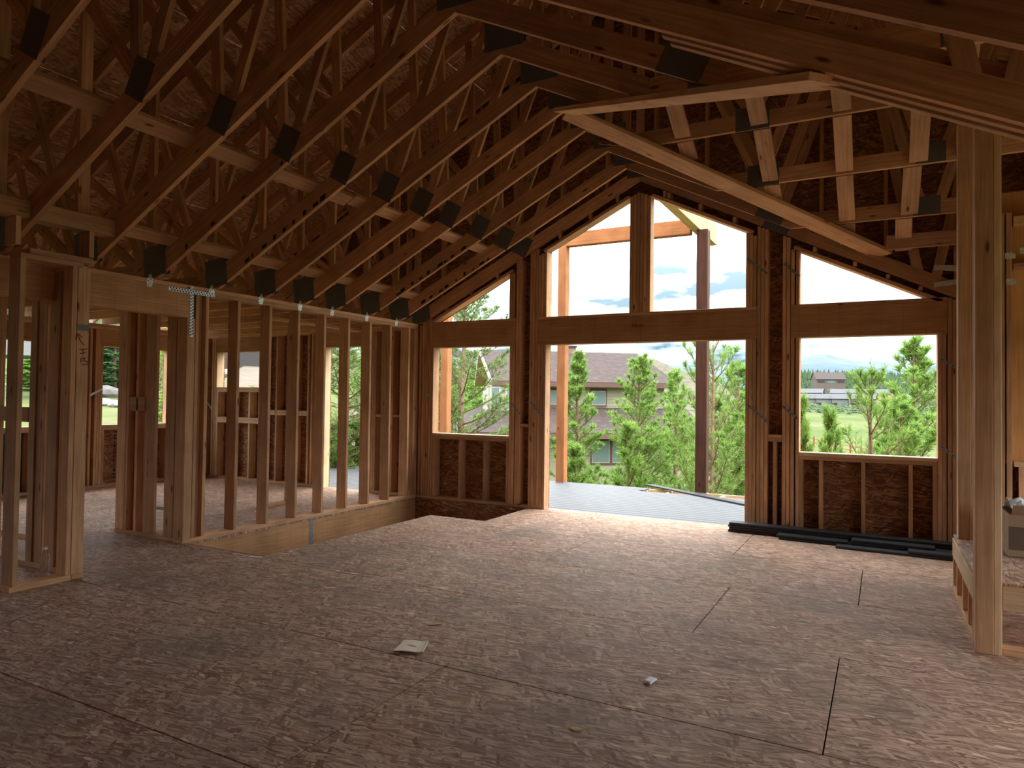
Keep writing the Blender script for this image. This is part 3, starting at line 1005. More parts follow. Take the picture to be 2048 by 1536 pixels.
def truss(i, y):
    lab = 'wooden scissor roof truss with steel plates, ' + (ORD[i] if i < len(ORD) else 'further back over the room behind')
    tr = root('roof_truss', lab, 'roof truss', (XR, y, PT), 'vaulted roof trusses')
    yo = y + T
    ang = math.atan(.5)
    # left bottom chord
    g0 = (1, .5)
    prism('bottom_chord', [(XL + .06, PT + .002), (XR, ZR), (XR, ZR + CH), (-5.98, PT + .05), (-5.98, PT + .002)], E1, E2, (0, yo, 0), T, 'truss_lumber', tr, g0)
    full = i in (0,) or i >= 8
    dv = abs(y - VY)
    if full or dv < .02:
        xe = .72
    else:
        xe = XR + dv
    if i == 4:
        # the truss at the cross vault peak: short stub, then level chord
        xe = XR + .03
    zx = zb(xe)
    prism('bottom_chord', [(XR, ZR), (xe, zx), (xe, zx + CH), (XR, ZR + CH)], E1, E2, (0, yo, 0), T, 'truss_lumber', tr, (1, -.5))
    if not full:
        box('bottom_chord', xe - (.0 if i != 4 else -.04), XRT, y, y + T, zx, zx + .14, 'truss_lumber', tr)
    else:
        box('bottom_chord', .70, XRT, y, y + T, PT + .002, PT + .142, 'truss_lumber', tr)
    # level chord over the left room
    box('bottom_chord', XE - .1, -5.985, y, y + T, PT + .002, PT + .142, 'truss_lumber', tr)
    # top chords
    zt = lambda x: zroof(x) - .003
    for s, xt in ((-1, XE - .34), (1, XRT + .45)):
        prism('top_chord', [(XR, zt(XR)), (xt, zt(xt)), (xt, zt(xt) - CH), (XR, zt(XR) - CH)], E1, E2, (0, yo, 0), T, 'truss_lumber', tr, (1, -.5 * s))
    tb = lambda x: zt(x) - CH
    bt = lambda x: zb(x) + CH
    # webs, left half of the vault
    chord_web(tr, (-5.78, PT + .14), (-5.78, tb(-5.78) - .03), y)
    chord_web(tr, (-4.11, bt(-4.11) - .04), (-5.55, tb(-5.55) + .03), y)
    chord_web(tr, (-4.05, bt(-4.05) - .04), (-2.85, tb(-2.85) - .02), y)
    chord_web(tr, (-4.16, bt(-4.16) - .03), (-4.30, tb(-4.3)), y)
    chord_web(tr, (XR, ZR + CH - .03), (XR, tb(XR) - .03), y)
    # over the left room
    chord_web(tr, (-5.9, PT + .1), (-6.75, tb(-6.75) + .03), y)
    chord_web(tr, (-5.95, PT + .09), (-7.9, tb(-7.9) + .04), y)
    chord_web(tr, (-7.6, PT + .12), (-8.0, tb(-8.0)), y)
    chord_web(tr, (-7.62, PT + .12), (-6.85, tb(-6.85)), y)
    chord_web(tr, (-9.0, PT + .12), (-8.2, tb(-8.2)), y)
    # right half
    lowr = (lambda x: bt(x) if x < xe else zx + .14) if not full else bt
    for xa, xb in ((-1.0, -2.3), (-1.0, -.3), (.3, -.2), (.45, .9)):
        chord_web(tr, (xa, lowr(min(xa, .7)) - .03), (xb, tb(xb) + .02), y)
    chord_web(tr, (2.0, (zx if not full else PT) + .1), (1.4, tb(1.4)), y)
    # steel plates
    plate(tr, -5.70, PT + .155, .30, .27, y, .12)
    plate(tr, -4.11, zb(-4.11) + .14, .25, .21, y, ang + .6)
    plate(tr, XR + .02, ZR + .16, .34, .24, y, 0)
    if i != 8:
        plate(tr, -1.0, lowr(-1.0) - .05, .28, .2, y, -ang if full or xe > -1 else 0)
    if not full:
        plate(tr, .35, lowr(.35) - .05, .22, .17, y, 0)
    if i == 8:      # extra plies of the girder
        for k in (1, 2):
            xa = -1.0 + .03 * k
            prism('girder_ply', [(xa, zb(xa) - .0), (.72, zb(.72)), (.72, zb(.72) + .25), (xa, zb(xa) + .25)], E1, E2, (0, yo + (T + .006) * k, -.012 * k), T, 'lumber', tr, (1, -.5))
    if i in (1, 2, 6, 7):      # scorched dark stains along the lower edge of the chord
        rs = random.Random(i)
        for k in range(4 if i == 7 else 9):
            xa = -5.35 + (1.1 if i != 7 else 1.5) * (k + rs.random() * .5) / 9 * (1 if i != 7 else 2.2)
            ln = rs.uniform(.02, .07)
            hh = rs.uniform(.02, .05)
            prism('dark_stain', [(xa, zb(xa) - .001), (xa + ln, zb(xa + ln) - .001), (xa + ln, zb(xa + ln) + hh), (xa, zb(xa) + hh)], E1, E2, (0, yo + .0012, 0), T + .0024, 'hole_dark', tr, (1, .5))
    return tr


for i, y in enumerate(TY):
    truss(i, y)


# lateral braces lying on the chords
def brace(x, y0, y1, label, z=None, w=.14, m='lumber', slope=True, group=None):
    zz = (zb(x) + CH + .022) if z is None else z
    wd = (1, 0, .5) if slope else (1, 0, 0)
    o = bar('lateral_brace', (x, y0, zz), (x, y1, zz), w, T, wd, m, None)
    tag(o, label, 'brace', group)


brace(-4.44, 1.2, 4.95, 'long flat brace board lying on the truss chords at mid slope')
brace(-4.41, 4.96, 7.75, 'brace board at mid slope ending by the gable wall')
brace(-5.45, 3.3, 7.7, 'flat brace board on the truss chords just above the stud wall')
brace(-7.3, 1.0, 7.7, 'level brace board on the left room ceiling chords', z=PT + .142 + .02, slope=False)
brace(-8.8, 1.0, 7.7, 'level brace board close to the far left outer wall', z=PT + .142 + .02, slope=False)

# cross vault: valley boards and flat nailers
def vz(y):
    return ZR - SL * abs(y - VY)


o = bar('valley_board', (XR + .02, VY + .02, ZR - .01), (0.0, VY + 2.556 - .35, vz(VY + 2.2) - .01), .235, T, (1, -1, 0), 'lumber', None)
tag(o, 'pale wide valley board running down towards the gable wall', 'valley board', 'valley boards of the cross vault')
o = bar('valley_board', (XR + .05, VY - .05, ZR - .035), (XR + 2.35, VY - 2.35, vz(VY - 2.35) - .012), .235, T, (1, 1, 0), 'lumber', None)
tag(o, 'pale wide valley board running down to the triple girder', 'valley board', 'valley boards of the cross vault')
nyr = [VY + .02, 6.17, 6.79, 7.39, 7.872]
for j, xc in enumerate((-1.60, -.94, -.31, .32, .56)):
    for k in range(4):
        ya, yb_ = nyr[k] + T + .006, nyr[k + 1] - .006
        vy = VY + (xc - XR)
        if ya > vy - .3:
            continue
        yb2 = min(yb_, vy - .20)
        if j == 4 and k > 1:
            continue
        jj = random.uniform(-.012, .012) - (.05 * k if j == 3 else 0)
        w = .14 if j < 4 else .085
        p0, p1 = Vector((xc + jj, ya, vz(ya) + .03)), Vector((xc + jj + random.uniform(-.01, .01), yb2, vz(yb2) + .03))
        o = bar('ceiling_nailer', p0, p1, w, T, (1, 0, 0), 'lumber', None)
        tag(o, 'flat nailer in the %s row of the cross vault, %s from the ridge' % (['peak', 'upper', 'lower', 'gable end'][k], ['first', 'second', 'third', 'fourth', 'fifth'][j]), 'nailer', 'flat nailers of the cross vault')
# level ledger at the gable end of the cross vault
o = box('ledger_board', .02, .75, 7.68, 7.718, 2.90, 3.04, 'lumber', None)
tag(o, 'short level ledger board where the valley board meets the gable wall', 'ledger')
o = prism('strand_board_offcut', [(0, 0), (.34, 0), (.30, .12), (.06, .2)], (1, 0, -.25), (0, .3, 1), (XR + .12, 6.19 + T, 3.86), .011, 'osb_wall', None)
tag(o, 'small strand board offcut nailed at the ridge', 'offcut')

# ================================================================ RIGHT POSTS AND PLATFORM
pp = root('support_post', 'tall built-up post at the near end of the raised platform', 'post', (.5, 4.75, 0), 'built-up posts at the platform')
box('post_ply', .458, .542, 4.68, 4.82, .0, 3.25, 'lumber', pp)
box('post_ply', .543, .581, 4.685, 4.82, .0, 3.25, 'pale_lumber', pp)
pp = root('support_post', 'tall built-up post at the far end of the raised platform', 'post', (.5, 6.1, .4), 'built-up posts at the platform')
box('post_ply', .486, .565, 6.05, 6.19, .402, 3.5, 'lumber', pp)
box('post_ply', .566, .59, 6.06, 6.19, .402, 3.5, 'lumber', pp)
pf = root('raised_platform', 'low framed platform with strand board top by the right post', 'platform', (1.0, 5.4, 0))
box('sole_plate', .46, .549, 4.83, 6.2, 0, T, 'lumber', pf)
for y in (4.86, 5.10, 5.45, 5.85, 6.15):
    box('stud', .462, .549, y, y + T, T, .25, 'lumber', pf)
box('rim_board', .46, .498, 4.825, 6.2, .25, .385, 'pale_lumber', pf)
box('top_panel', .47, 1.45, 4.70, 6.25, .386, .402, 'osb_floor', pf, axis=1)
box('rim_board', .585, 1.45, 4.70, 4.738, .25, .385, 'pale_lumber', pf)
box('stud', 1.36, 1.45, 4.70, 4.738, T, .25, 'lumber', pf)
box('stud', 1.36, 1.45, 6.2, 6.238, T, .25, 'lumber', pf)
box('sole_plate', .585, 1.45, 4.70, 4.79, 0, T, 'lumber', pf)
# bay framing seen beyond the post
wn = root('wall_bay', 'angled bay wall of studs and sheathing beside the platform', None, (.9, 6.6, 0), kind='structure')
dv = Vector((1, -.12, 0)).normalized()
nv = Vector((.12, 1, 0)).normalized()
P0 = Vector((.76, 7.1, 0))
for s in (0.0, .05, .12, .17):
    p = P0 + dv * s
    bar('stud', p + Vector((0, 0, .04)), p + Vector((0, 0, 3.0)), .14, T, nv, 'lumber', wn)
bar('sill_plate', P0 + dv * .2 + Vector((0, 0, .90)), P0 + dv * 1.3 + Vector((0, 0, .90)), .14, T, nv, 'pale_lumber', wn)
bar('blocking', P0 + dv * .2 + Vector((0, 0, 2.55)), P0 + dv * 1.3 + Vector((0, 0, 2.55)), .14, T, nv, 'lumber', wn)
bar('blocking', P0 + dv * .2 + Vector((0, 0, 2.93)), P0 + dv * 1.3 + Vector((0, 0, 2.93)), .14, .07, nv, 'lumber', wn)
for s in (.25, .65, 1.05):
    p = P0 + dv * s
    bar('stud', p + Vector((0, 0, .04)), p + Vector((0, 0, .88)), .14, T, nv, 'lumber', wn)
p = P0 + nv * .08 + dv * .7
bar('sheathing_panel', p + Vector((0, 0, .92)), p + Vector((0, 0, 3.2)), 1.2, .011, dv, 'plywood', wn, b=0)
bar('sheathing_panel', p + Vector((0, 0, 0)), p + Vector((0, 0, .9)), 1.2, .011, dv, 'osb_wall', wn, b=0)
for (px, py) in ((2010, 518), (2012, 570), (2040, 508)):
    c = bp(px, py, 'y', 6.9)
    prism('steel_bracket', [(0, 0), (.07, 0), (.07, .035), (.045, .05), (0, .05)], (1, 0, 0), (0, 0, 1), c, .003, 'zinc', wn)
# brackets at the corner of the gable wall
for q in range(2):
    c = bp(1868 + 0 * q, 540 + 35 * q, 'y', YB - .01)
    brk = prism('steel_bracket', [(0, 0), (.20, -.03 if q == 0 else .02), (.20, .03 if q == 0 else .07), (0, .05)], (1, 0, 0), (0, 0, 1), c, .003, 'zinc', wb)

# cardboard box with crumpled white paper
cb = root('cardboard_box', 'open brown cardboard box standing on the raised platform', 'box', (.98, 5.75, .402))
bx0, bx1, by0, by1 = .72, 1.15, 5.52, 5.95
for a in ((bx0, bx1, by0, by0 + .006), (bx0, bx1, by1 - .006, by1), (bx0, bx0 + .006, by0 + .006, by1 - .006), (bx1 - .006, bx1, by0 + .006, by1 - .006)):
    box('side_panel', *a, .402, .68, 'cardboard', cb, b=0)
box('bottom_panel', bx0, bx1, by0, by1, .4025, .407, 'cardboard', cb, b=0)
box('dark_band', bx0 - .001, bx1, by0 - .0015, by0 - .0003, .45, .60, 'cardboard_dark', cb, b=0)
bar('flap', ((bx0 + bx1) / 2 - .2, by0 - .03, .71), ((bx0 + bx1) / 2 + .2, by0 - .03, .71), .1, .005, (0, -.6, .6), 'cardboard', cb, b=0)
n = 14
vs, fs = [], []
for j in range(n):
    for i in range(n):
        u, v = i / (n - 1), j / (n - 1)
        vs.append((bx0 + .02 + .39 * u, by0 + .02 + .39 * v, .70 + .07 * math.sin(5 * u + 3 * v) * math.sin(3 * v + .5) + random.uniform(-.018, .018)))
for j in range(n - 1):
    for i in range(n - 1):
        fs.append((j * n + i, j * n + i + 1, (j + 1) * n + i + 1, (j + 1) * n + i))
o = mesh_obj('crumpled_paper', vs, fs, 'paper_white')
md = o.modifiers.new('thick', 'SOLIDIFY')
md.thickness = .004
tag(o, 'crumpled white paper in the open cardboard box', 'paper')

# ================================================================ BLACK BOARD STACK
grp = 'black deck boards stacked along the gable wall'
BW, BT = .135, .024


def dboard(x0, x1, y, z, rot=0.0, label=''):
    p0, p1 = Vector((x0, y, z + BT / 2)), Vector((x1, y + (x1 - x0) * rot, z + BT / 2))
    r_ = bar('deck_board', p0, p1, BW, BT, (0, 1, 0), 'black_composite', None, b=.004)
    tag(r_, label, 'deck board', grp)


R0 = -.035


def yl(x, k=0):
    return 7.70 + R0 * (x + 1.46) - k * .142


lays = ['bottom layer', 'second layer', 'third layer', 'top layer']
for k in range(4):
    dboard(-1.46 + .01 * (k % 2), 0.60, yl(-1.46), k * (BT + .0015), R0, 'black composite deck board in the long back stack, %s' % lays[k])
dboard(-.93, .60, yl(-.93, 1), 0, R0, 'black composite deck board lying on the floor in front of the long stack')
dboard(-.95, -.30, yl(-.95, 1), BT + .002, R0, 'short black deck board on the front row, end furthest from the platform')
dboard(-.28, .58, yl(-.28, 1), BT + .002, R0, 'black deck board on the front row, middle')
dboard(-.27, .42, yl(-.27, 1), 2 * BT + .004, R0, 'black deck board on top of the middle of the front row')
dboard(-.40, .60, yl(-.40, 2), 0, R0, 'outermost black deck board on the floor, room side')
dboard(.20, .60, yl(.20, 2), BT + .002, R0, 'short black deck board near the platform post, upper')

# ================================================================ SMALL THINGS ON THE FLOOR
# stained paper square with a curled edge
n = 9
A, B, C_, D_ = bp(786, 1306, 'z', 0), bp(846, 1309, 'z', 0), bp(857, 1284, 'z', 0), bp(808, 1281, 'z', 0)
ctr = (A + B + C_ + D_) / 4
vs, fs = [], []
for j in range(n):
    for i in range(n):
        u, v = i / (n - 1), j / (n - 1)
        p = (A * (1 - u) + B * u) * (1 - v) + (D_ * (1 - u) + C_ * u) * v
        vs.append((p.x - ctr.x, p.y - ctr.y, .004 + .010 * (1 - v) ** 2 + .006 * max(0, u - .8) * 5 + .003 * math.sin(5 * u)))
for j in range(n - 1):
    for i in range(n - 1):
        fs.append((j * n + i, j * n + i + 1, (j + 1) * n + i + 1, (j + 1) * n + i))
o = mesh_obj('paper_scrap', vs, fs, 'stained_paper', loc=(ctr.x, ctr.y, 0))
md = o.modifiers.new('thick', 'SOLIDIFY')
md.thickness = .004
tag(o, 'folded beige paper square with a brown stain on the floor', 'paper')
# white plastic shim
c = bp(1300, 1361, 'z', .008)
o = root('plastic_shim', 'small white plastic shim lying on the floor', 'shim', (c.x, c.y, 0))
X = (bp(1310, 1352, 'z', 0) - bp(1290, 1366, 'z', 0)).normalized()
bar('shim_body', c - X * .038, c + X * .038, .042, .010, X.cross(Vector((0, 0, 1))), 'paper_white', o, b=.003)
bar('shim_lip', c - X * .034 + Vector((0, 0, .007)), c - X * .022 + Vector((0, 0, .007)), .036, .004, X.cross(Vector((0, 0, 1))), 'paper_white', o, b=.001)
# wood chips
for k, (px, py, s, a, lab) in enumerate(((870, 1248, .05, .7, 'pale curled wood chip beyond the stained paper'), (1152, 1458, .028, .2, 'small pale splinter between stained paper and white shim'), (1545, 1065, .05, -.3, 'thin dark splinter near the black deck boards'))):
    c = bp(px, py, 'z', .004)
    o = prism('wood_chip', [(-s, -.006), (-s * .2, -.014), (s, -.002), (s * .9, .006), (0, .013), (-s * .7, .008)], (math.cos(a), math.sin(a), 0), (-math.sin(a), math.cos(a), .1), (c.x, c.y, .003), .004, 'pale_lumber' if k < 2 else 'bark', None)
    tag(o, lab, 'wood chip')
# metal scrap by the opening
c = bp(512, 1114, 'z', .003)
o = prism('strap_scrap', [(-.06, -.012), (.05, -.012), (.06, .014), (-.05, .012)], (.9, .4, 0), (-.4, .9, 0), (c.x, c.y, .001), .003, 'zinc', None)
tag(o, 'short piece of shiny metal strap at the edge of the stair opening', 'metal strap')
# white plastic scrap at the door jamb
c = bp(1106, 1020, 'z', .002)
o = prism('plastic_scrap', [(-.07, -.02), (.05, -.03), (.07, .02), (-.02, .035), (-.07, .02)], (1, 0, 0), (0, 1, .08), (c.x, c.y + .03, .002), .003, 'paper_white', None)
tag(o, 'small white plastic scrap at the foot of the door jamb', 'plastic scrap')
# dirt on the left room floor
c = bp(312, 1016, 'z', 0)
vs, fs = [], []
n = 18
vs.append((0, 0, .012))
for r_ in (1, 2):
    for i in range(n):
        a = 2 * math.pi * i / n
        q = (.06 if r_ == 1 else .15) * random.uniform(.6, 1.2)
        vs.append((q * 1.5 * math.cos(a), q * .6 * math.sin(a), .012 * random.random() + .003 if r_ == 1 else .001))
for i in range(n):
    j = (i + 1) % n
    fs.append((0, 1 + i, 1 + j))
    fs.append((1 + i, 1 + n + i, 1 + n + j, 1 + j))
o = mesh_obj('dirt_clump', vs, fs, 'dirt_clod', loc=(c.x, c.y, 0))
tag(o, 'small clump of dirt on the left room floor behind the studs', 'dirt')
# water bottle
c = bp(89, 1152, 'z', 0)
bt_ = root('water_bottle', 'clear plastic water bottle standing inside the stud wall stub', 'bottle', (c.x, c.y, 0))
prof = [(.026, 0), (.032, .006)]
for k in range(9):
    z = .015 + .012 * k
    prof += [(.0325, z), (.030, z + .006)]
prof += [(.0325, .125), (.0325, .150), (.028, .170), (.016, .188), (.0125, .192), (.0125, .200)]
vs, fs = lathe(prof, 20)
o = mesh_obj('bottle_body', [(x + c.x, y + c.y, z) for x, y, z in vs], fs, 'clear_plastic', bt_, True)
vs, fs = lathe([(.0145, .199), (.0148, .2), (.0148, .214), (.0135, .216)], 20)
mesh_obj('cap', [(x + c.x, y + c.y, z) for x, y, z in vs], fs, 'paper_white', bt_)
vs, fs = lathe([(.0285, .004), (.0288, .09)], 20)

# ================================================================ DECK OUTSIDE
deck = root('deck', 'grey composite deck beyond the door opening', None, (-4, 9.4, 0), kind='structure')
DZ = -.012
y = 8.03
i = 0
while y < 10.80:
    x1 = .85
    if y > 10.45:
        x1 = -3.3
    elif y > 10.30:
        x1 = -3.35
    if y + .138 < 10.83:
        cut = -5.4 + 1.8 * ((i * 7) % 3) / 2
        box('deck_plank', -11.6, cut - .002, y, y + .128, DZ - .024, DZ, 'deck_composite', deck, b=.003)
        if x1 > cut + .1:
            box('deck_plank', cut + .002, x1, y, y + .128, DZ - .024, DZ, 'deck_composite', deck, b=.003)
    y += .139
    i += 1
for x in [-11.5 + .4064 * k for k in range(31)]:
    box('deck_joist', x, x + T, 8.03, 10.86, DZ - .26, DZ - .026, 'pale_lumber', deck, b=0)
box('deck_rim', -11.6, .9, 10.862, 10.9, DZ - .26, DZ - .026, 'pale_lumber', deck, b=0)
o = bar('loose_deck_board', (-3.4, 11.11, DZ + .013), (-1.4, 9.595, DZ + .013), .135, .024, (0, 1, 0), 'black_composite', None, b=.003)
tag(o, 'loose dark deck board lying askew across the deck edge', 'deck board')
for k, (x0, x1, zt_, lab) in enumerate(((-4.858, -4.71, 3.97, 'reddish square deck post left in the door opening, under the beam end'), (-2.53, -2.36, 4.02, 'dark square deck post under the yellow ridge beam'), (-7.22, -7.07, 2.95, 'reddish square deck post seen through the window left of the door'))):
    dp = root('deck_post', lab, 'post', ((x0 + x1) / 2, 10.7, 0), 'square deck posts')
    w = x1 - x0
    box('post_shaft', x0, x1, 10.62, 10.62 + w, DZ, zt_, 'dark_timber' if k == 1 else 'cedar', dp, b=.006)
    box('post_base', x0 - .004, x1 + .004, 10.616, 10.624 + w, DZ, DZ + .012, 'strap_steel', dp, b=0)
o = box('deck_beam', -5.35, -2.63, 10.63, 10.77, 3.97, 4.20, 'cedar', None, b=.005)
tag(o, 'reddish timber beam on the left deck post', 'beam')
o = box('ridge_beam', -2.62, -2.48, 8.03, 11.85, 4.021, 4.34, 'glulam', None, b=.006)
tag(o, 'yellow laminated ridge beam reaching out over the deck', 'beam')

# faint printed letters on the door header
def text_obj(name, body, size, M, m, parent):
    cu = bpy.data.curves.new(name, 'FONT')
    cu.body = body
    cu.size = size
    to = bpy.data.objects.new('tmp_text', cu)
    COL.objects.link(to)
    dg = bpy.context.evaluated_depsgraph_get()
    me = bpy.data.meshes.new_from_object(to.evaluated_get(dg))
    bpy.data.objects.remove(to)
    return link(name, me, m, M, parent)


a = bp(1262, 655, 'y', YB - .003)
try:
    text_obj('printed_letters', 'TRUS', .06, Matrix.Translation(a) @ Matrix.Rotation(math.pi / 2, 4, 'X'), 'ink', wb)
except Exception as e:
    print('text failed', e)
# ================================================================ EXTERIOR GROUND
AZ = {}


def azi(px):
    d = FWD + RGT * ((px - 1024) / FPX)
    return math.atan2(d.x, d.y)      # 0 = +Y, positive to the right


DS = [0, 9, 13, 20, 30, 45, 70, 100, 140, 190, 250, 330, 450, 650, 900, 1400]
GT = [
    (-3000, [-3, -3, -1.2, -.6, 0, .6, 1.6, 3, 5, 8, 12, 16, 22, 30, 40, 60]),
    (-300, [-3, -3, -1.0, -.3, .2, .8, 2.2, 4, 7, 11, 16, 22, 30, 40, 50, 70]),
    (260, [-3, -3, -0.8, .30, .7, 1.0, 2.0, 4, 8, 12, 17, 23, 31, 40, 50, 70]),
    (400, [-3, -3, -1.0, .4, 1.3, 2.2, 4.2, 6.5, 9, 13, 18, 24, 31, 40, 50, 70]),
    (500, [-3, -3, -1.6, .3, 1.7, 3.2, 5.0, 7, 9, 13, 18, 24, 31, 40, 50, 70]),
    (690, [-3, -3, -2.0, -1.0, .0, 1.0, 3.0, 5, 8, 12, 17, 22, 28, 36, 46, 60]),
    (900, [-3, -3, -2.8, -2.4, -2.2, -2.0, -1.5, 1, 5, 10, 16, 20, 24, 30, 38, 50]),
    (1200, [-3, -3, -3, -2.8, -2.7, -2.7, -2.2, 0, 5, 12, 19, 21, 18, 14, 10, 5]),
    (1310, [-3, -3, -3.1, -3, -2.8, -2.8, -2.2, -.5, 4, 10, 16.5, 17, 12, 8, 6, 4]),
    (1380, [-3, -3, -3.2, -3.1, -3, -3, -2.6, -1, 3, 7, 11.5, 11, 7, 6, 5, 4]),
    (1450, [-3, -3, -3.2, -3.2, -3.1, -3, -2.8, -1.8, 1, 4, 7.2, 6, 4, 5, 5, 4]),
    (1520, [-3, -3, -3.2, -3.2, -3.2, -3.2, -3.0, -2.5, -1, 1, 3.0, 2, 4, 8, 8, 4]),
    (1600, [-3, -3, -3.2, -3.2, -3.3, -3.3, -3.2, -3.0, -2.5, -1.6, -.5, .4, 6, 19, 24, 10]),
    (1900, [-3, -3, -3.2, -3.2, -3.3, -3.3, -3.2, -3.1, -2.7, -2.0, -.7, .2, 5, 16, 20, 10]),
    (2600, [-3, -3, -3.2, -3.2, -3.3, -3.3, -3.2, -3.1, -2.7, -2.0, -1, 0, 4, 12, 16, 10]),
    (9000, [-3, -3, -3.2, -3.2, -3.3, -3.3, -3.2, -3.1, -2.7, -2.0, -1, 0, 4, 12, 16, 10]),
]
GA = np.array([azi(p) for p, _ in GT])
GZ = np.array([r for _, r in GT], float)


def gz(x, y):
    d = math.hypot(x, y)
    a = math.atan2(x, y)
    a = min(max(a, GA[0]), GA[-1])
    k = min(max(int(np.searchsorted(GA, a)) - 1, 0), len(GA) - 2)
    t = (a - GA[k]) / (GA[k + 1] - GA[k])
    t = t * t * (3 - 2 * t)
    z0 = np.interp(d, DS, GZ[k])
    z1 = np.interp(d, DS, GZ[k + 1])
    n = (.12 * math.sin(x * .21 + 1) + .10 * math.sin(y * .27 + x * .11)) * min(1, d / 60.0) * min(4, max(1, d / 120))
    return float(z0 * (1 - t) + z1 * t + n)


def gat(px, d):
    """ground point in the direction of pixel column px at distance d"""
    a = azi(px)
    x, y = d * math.sin(a), d * math.cos(a)
    return Vector((x, y, gz(x, y)))


rad = [0, 4, 8, 10, 12, 14, 17, 20, 24, 28, 33, 38, 45, 52, 60, 70, 82, 95, 110, 125, 140, 160, 180, 205, 230, 260, 300, 350, 420, 500, 600, 720, 850, 1000, 1400]
NA = 240
vs, fs, cov = [], [], []
for r_ in rad:
    for i in range(NA):
        a = -math.pi + 2 * math.pi * i / NA
        x, y = r_ * math.sin(a), r_ * math.cos(a)
        vs.append((x, y, gz(x, y)))
        # land cover: sage hill, dirt mound, dirt path
        sg = max(0, 1 - abs(a - azi(1330)) / .16) * min(1, max(0, (r_ - 85) / 30)) + max(0, 1 - abs(a - azi(950)) / .25) * min(1, max(0, (r_ - 85) / 30))
        dm = max(0, 1 - abs(a - azi(520)) / .07) * (1 if 22 < r_ < 50 else 0)
        dm += max(0, 1 - abs(a - azi(1720)) / .25) * (1 if 45 < r_ < 64 else 0)
        dm += max(0, 1 - abs(a - azi(700)) / .06) * (.6 if 24 < r_ < 40 else 0)
        cov.append((min(1, sg * 1.6), min(1, dm * 1.4), 0, 1))
for j in range(len(rad) - 1):
    for i in range(NA):
        k = (i + 1) % NA
        fs.append((j * NA + i, (j + 1) * NA + i, (j + 1) * NA + k, j * NA + k))
me = bpy.data.meshes.new('ground')
me.from_pydata(vs, [], fs)
ca = me.color_attributes.new('cover', 'FLOAT_COLOR', 'POINT')
ca.data.foreach_set('color', np.array(cov, 'f').ravel())
me.polygons.foreach_set('use_smooth', [True] * len(me.polygons))
o = link('ground', me, 'ground', Matrix.Identity(4), None)
tag(o, 'grassy ground with scrub hillside around the house', None, kind='structure')


# ================================================================ MOUNTAINS
def ridge(name, dist, prof, label, m, depth=400, basez=-20, sub=60, jag=6):
    pxs = [p for p, _ in prof]
    ysv = [q for _, q in prof]
    vs, fs = [], []
    rows_ = 7
    for i in range(sub + 1):
        px = pxs[0] + (pxs[-1] - pxs[0]) * i / sub
        py = np.interp(px, pxs, ysv)
        top = at(px, py, dist)
        a = math.atan2(top.x, top.y)
        for j in range(rows_):
            t = j / (rows_ - 1)
            dd = dist - depth * (1 - t)
            z = basez + (top.z - basez) * (t ** .85) + (random.uniform(-jag, jag) * (1 if 0 < j < rows_ - 1 else .25))
            vs.append((dd * math.sin(a), dd * math.cos(a), z))
        vs.append(((dist + depth) * math.sin(a), (dist + depth) * math.cos(a), basez))
    R_ = rows_ + 1
    for i in range(sub):
        for j in range(R_ - 1):
            fs.append((i * R_ + j, (i + 1) * R_ + j, (i + 1) * R_ + j + 1, i * R_ + j + 1))
    o = mesh_obj(name, vs, fs, m, smooth=True)
    tag(o, label, None, kind='structure')
    return o


ridge('mountain_range', 6000, [(900, 760), (1150, 745), (1290, 722), (1330, 728), (1400, 735), (1450, 727), (1490, 735), (1560, 728), (1600, 713), (1622, 710), (1655, 708), (1700, 721), (1760, 724), (1830, 735), (1950, 730), (2300, 745), (2600, 770)], 'haze-tinted bare mountain crest on the horizon', 'haze_tinted_rock', 1600, -60, 110, 14)
ridge('mountain_slope', 4200, [(900, 790), (1290, 775), (1400, 757), (1500, 752), (1600, 729), (1650, 727), (1700, 730), (1760, 737), (1820, 745), (1900, 748), (2100, 760), (2500, 780)], 'haze-tinted blue forested mountain slope below the bare crest', 'haze_tinted_forest', 1500, -60, 100, 8)
ridge('mountain_shoulder', 3000, [(1700, 790), (1760, 765), (1800, 752), (1850, 738), (1900, 722), (2000, 715), (2200, 740), (2500, 790)], 'haze-tinted darker blue mountain shoulder in front of the range', 'haze_tinted_forest', 1000, -40, 60, 5)


# ================================================================ PINES
def tube(vs, fs, pts, rads, n=6):
    b = len(vs)
    for p, r_ in zip(pts, rads):
        p = Vector(p)
        for i in range(n):
            a = 2 * math.pi * i / n
            vs.append((p.x + r_ * math.cos(a), p.y + r_ * math.sin(a), p.z))
    for j in range(len(pts) - 1):
        for i in range(n):
            k = (i + 1) % n
            fs.append((b + j * n + i, b + j * n + k, b + (j + 1) * n + k, b + (j + 1) * n + i))


def limb(vs, fs, p, q, r0, r1):
    p, q = Vector(p), Vector(q)
    d = (q - p).normalized()
    u = d.orthogonal().normalized()
    w = d.cross(u)
    b = len(vs)
    for c, r_ in ((p, r0), (q, r1)):
        for i in range(4):
            a = math.pi / 2 * i
            vs.append(tuple(c + u * (r_ * math.cos(a)) + w * (r_ * math.sin(a))))
    for i in range(4):
        k = (i + 1) % 4
        fs.append((b + i, b + k, b + 4 + k, b + 4 + i))


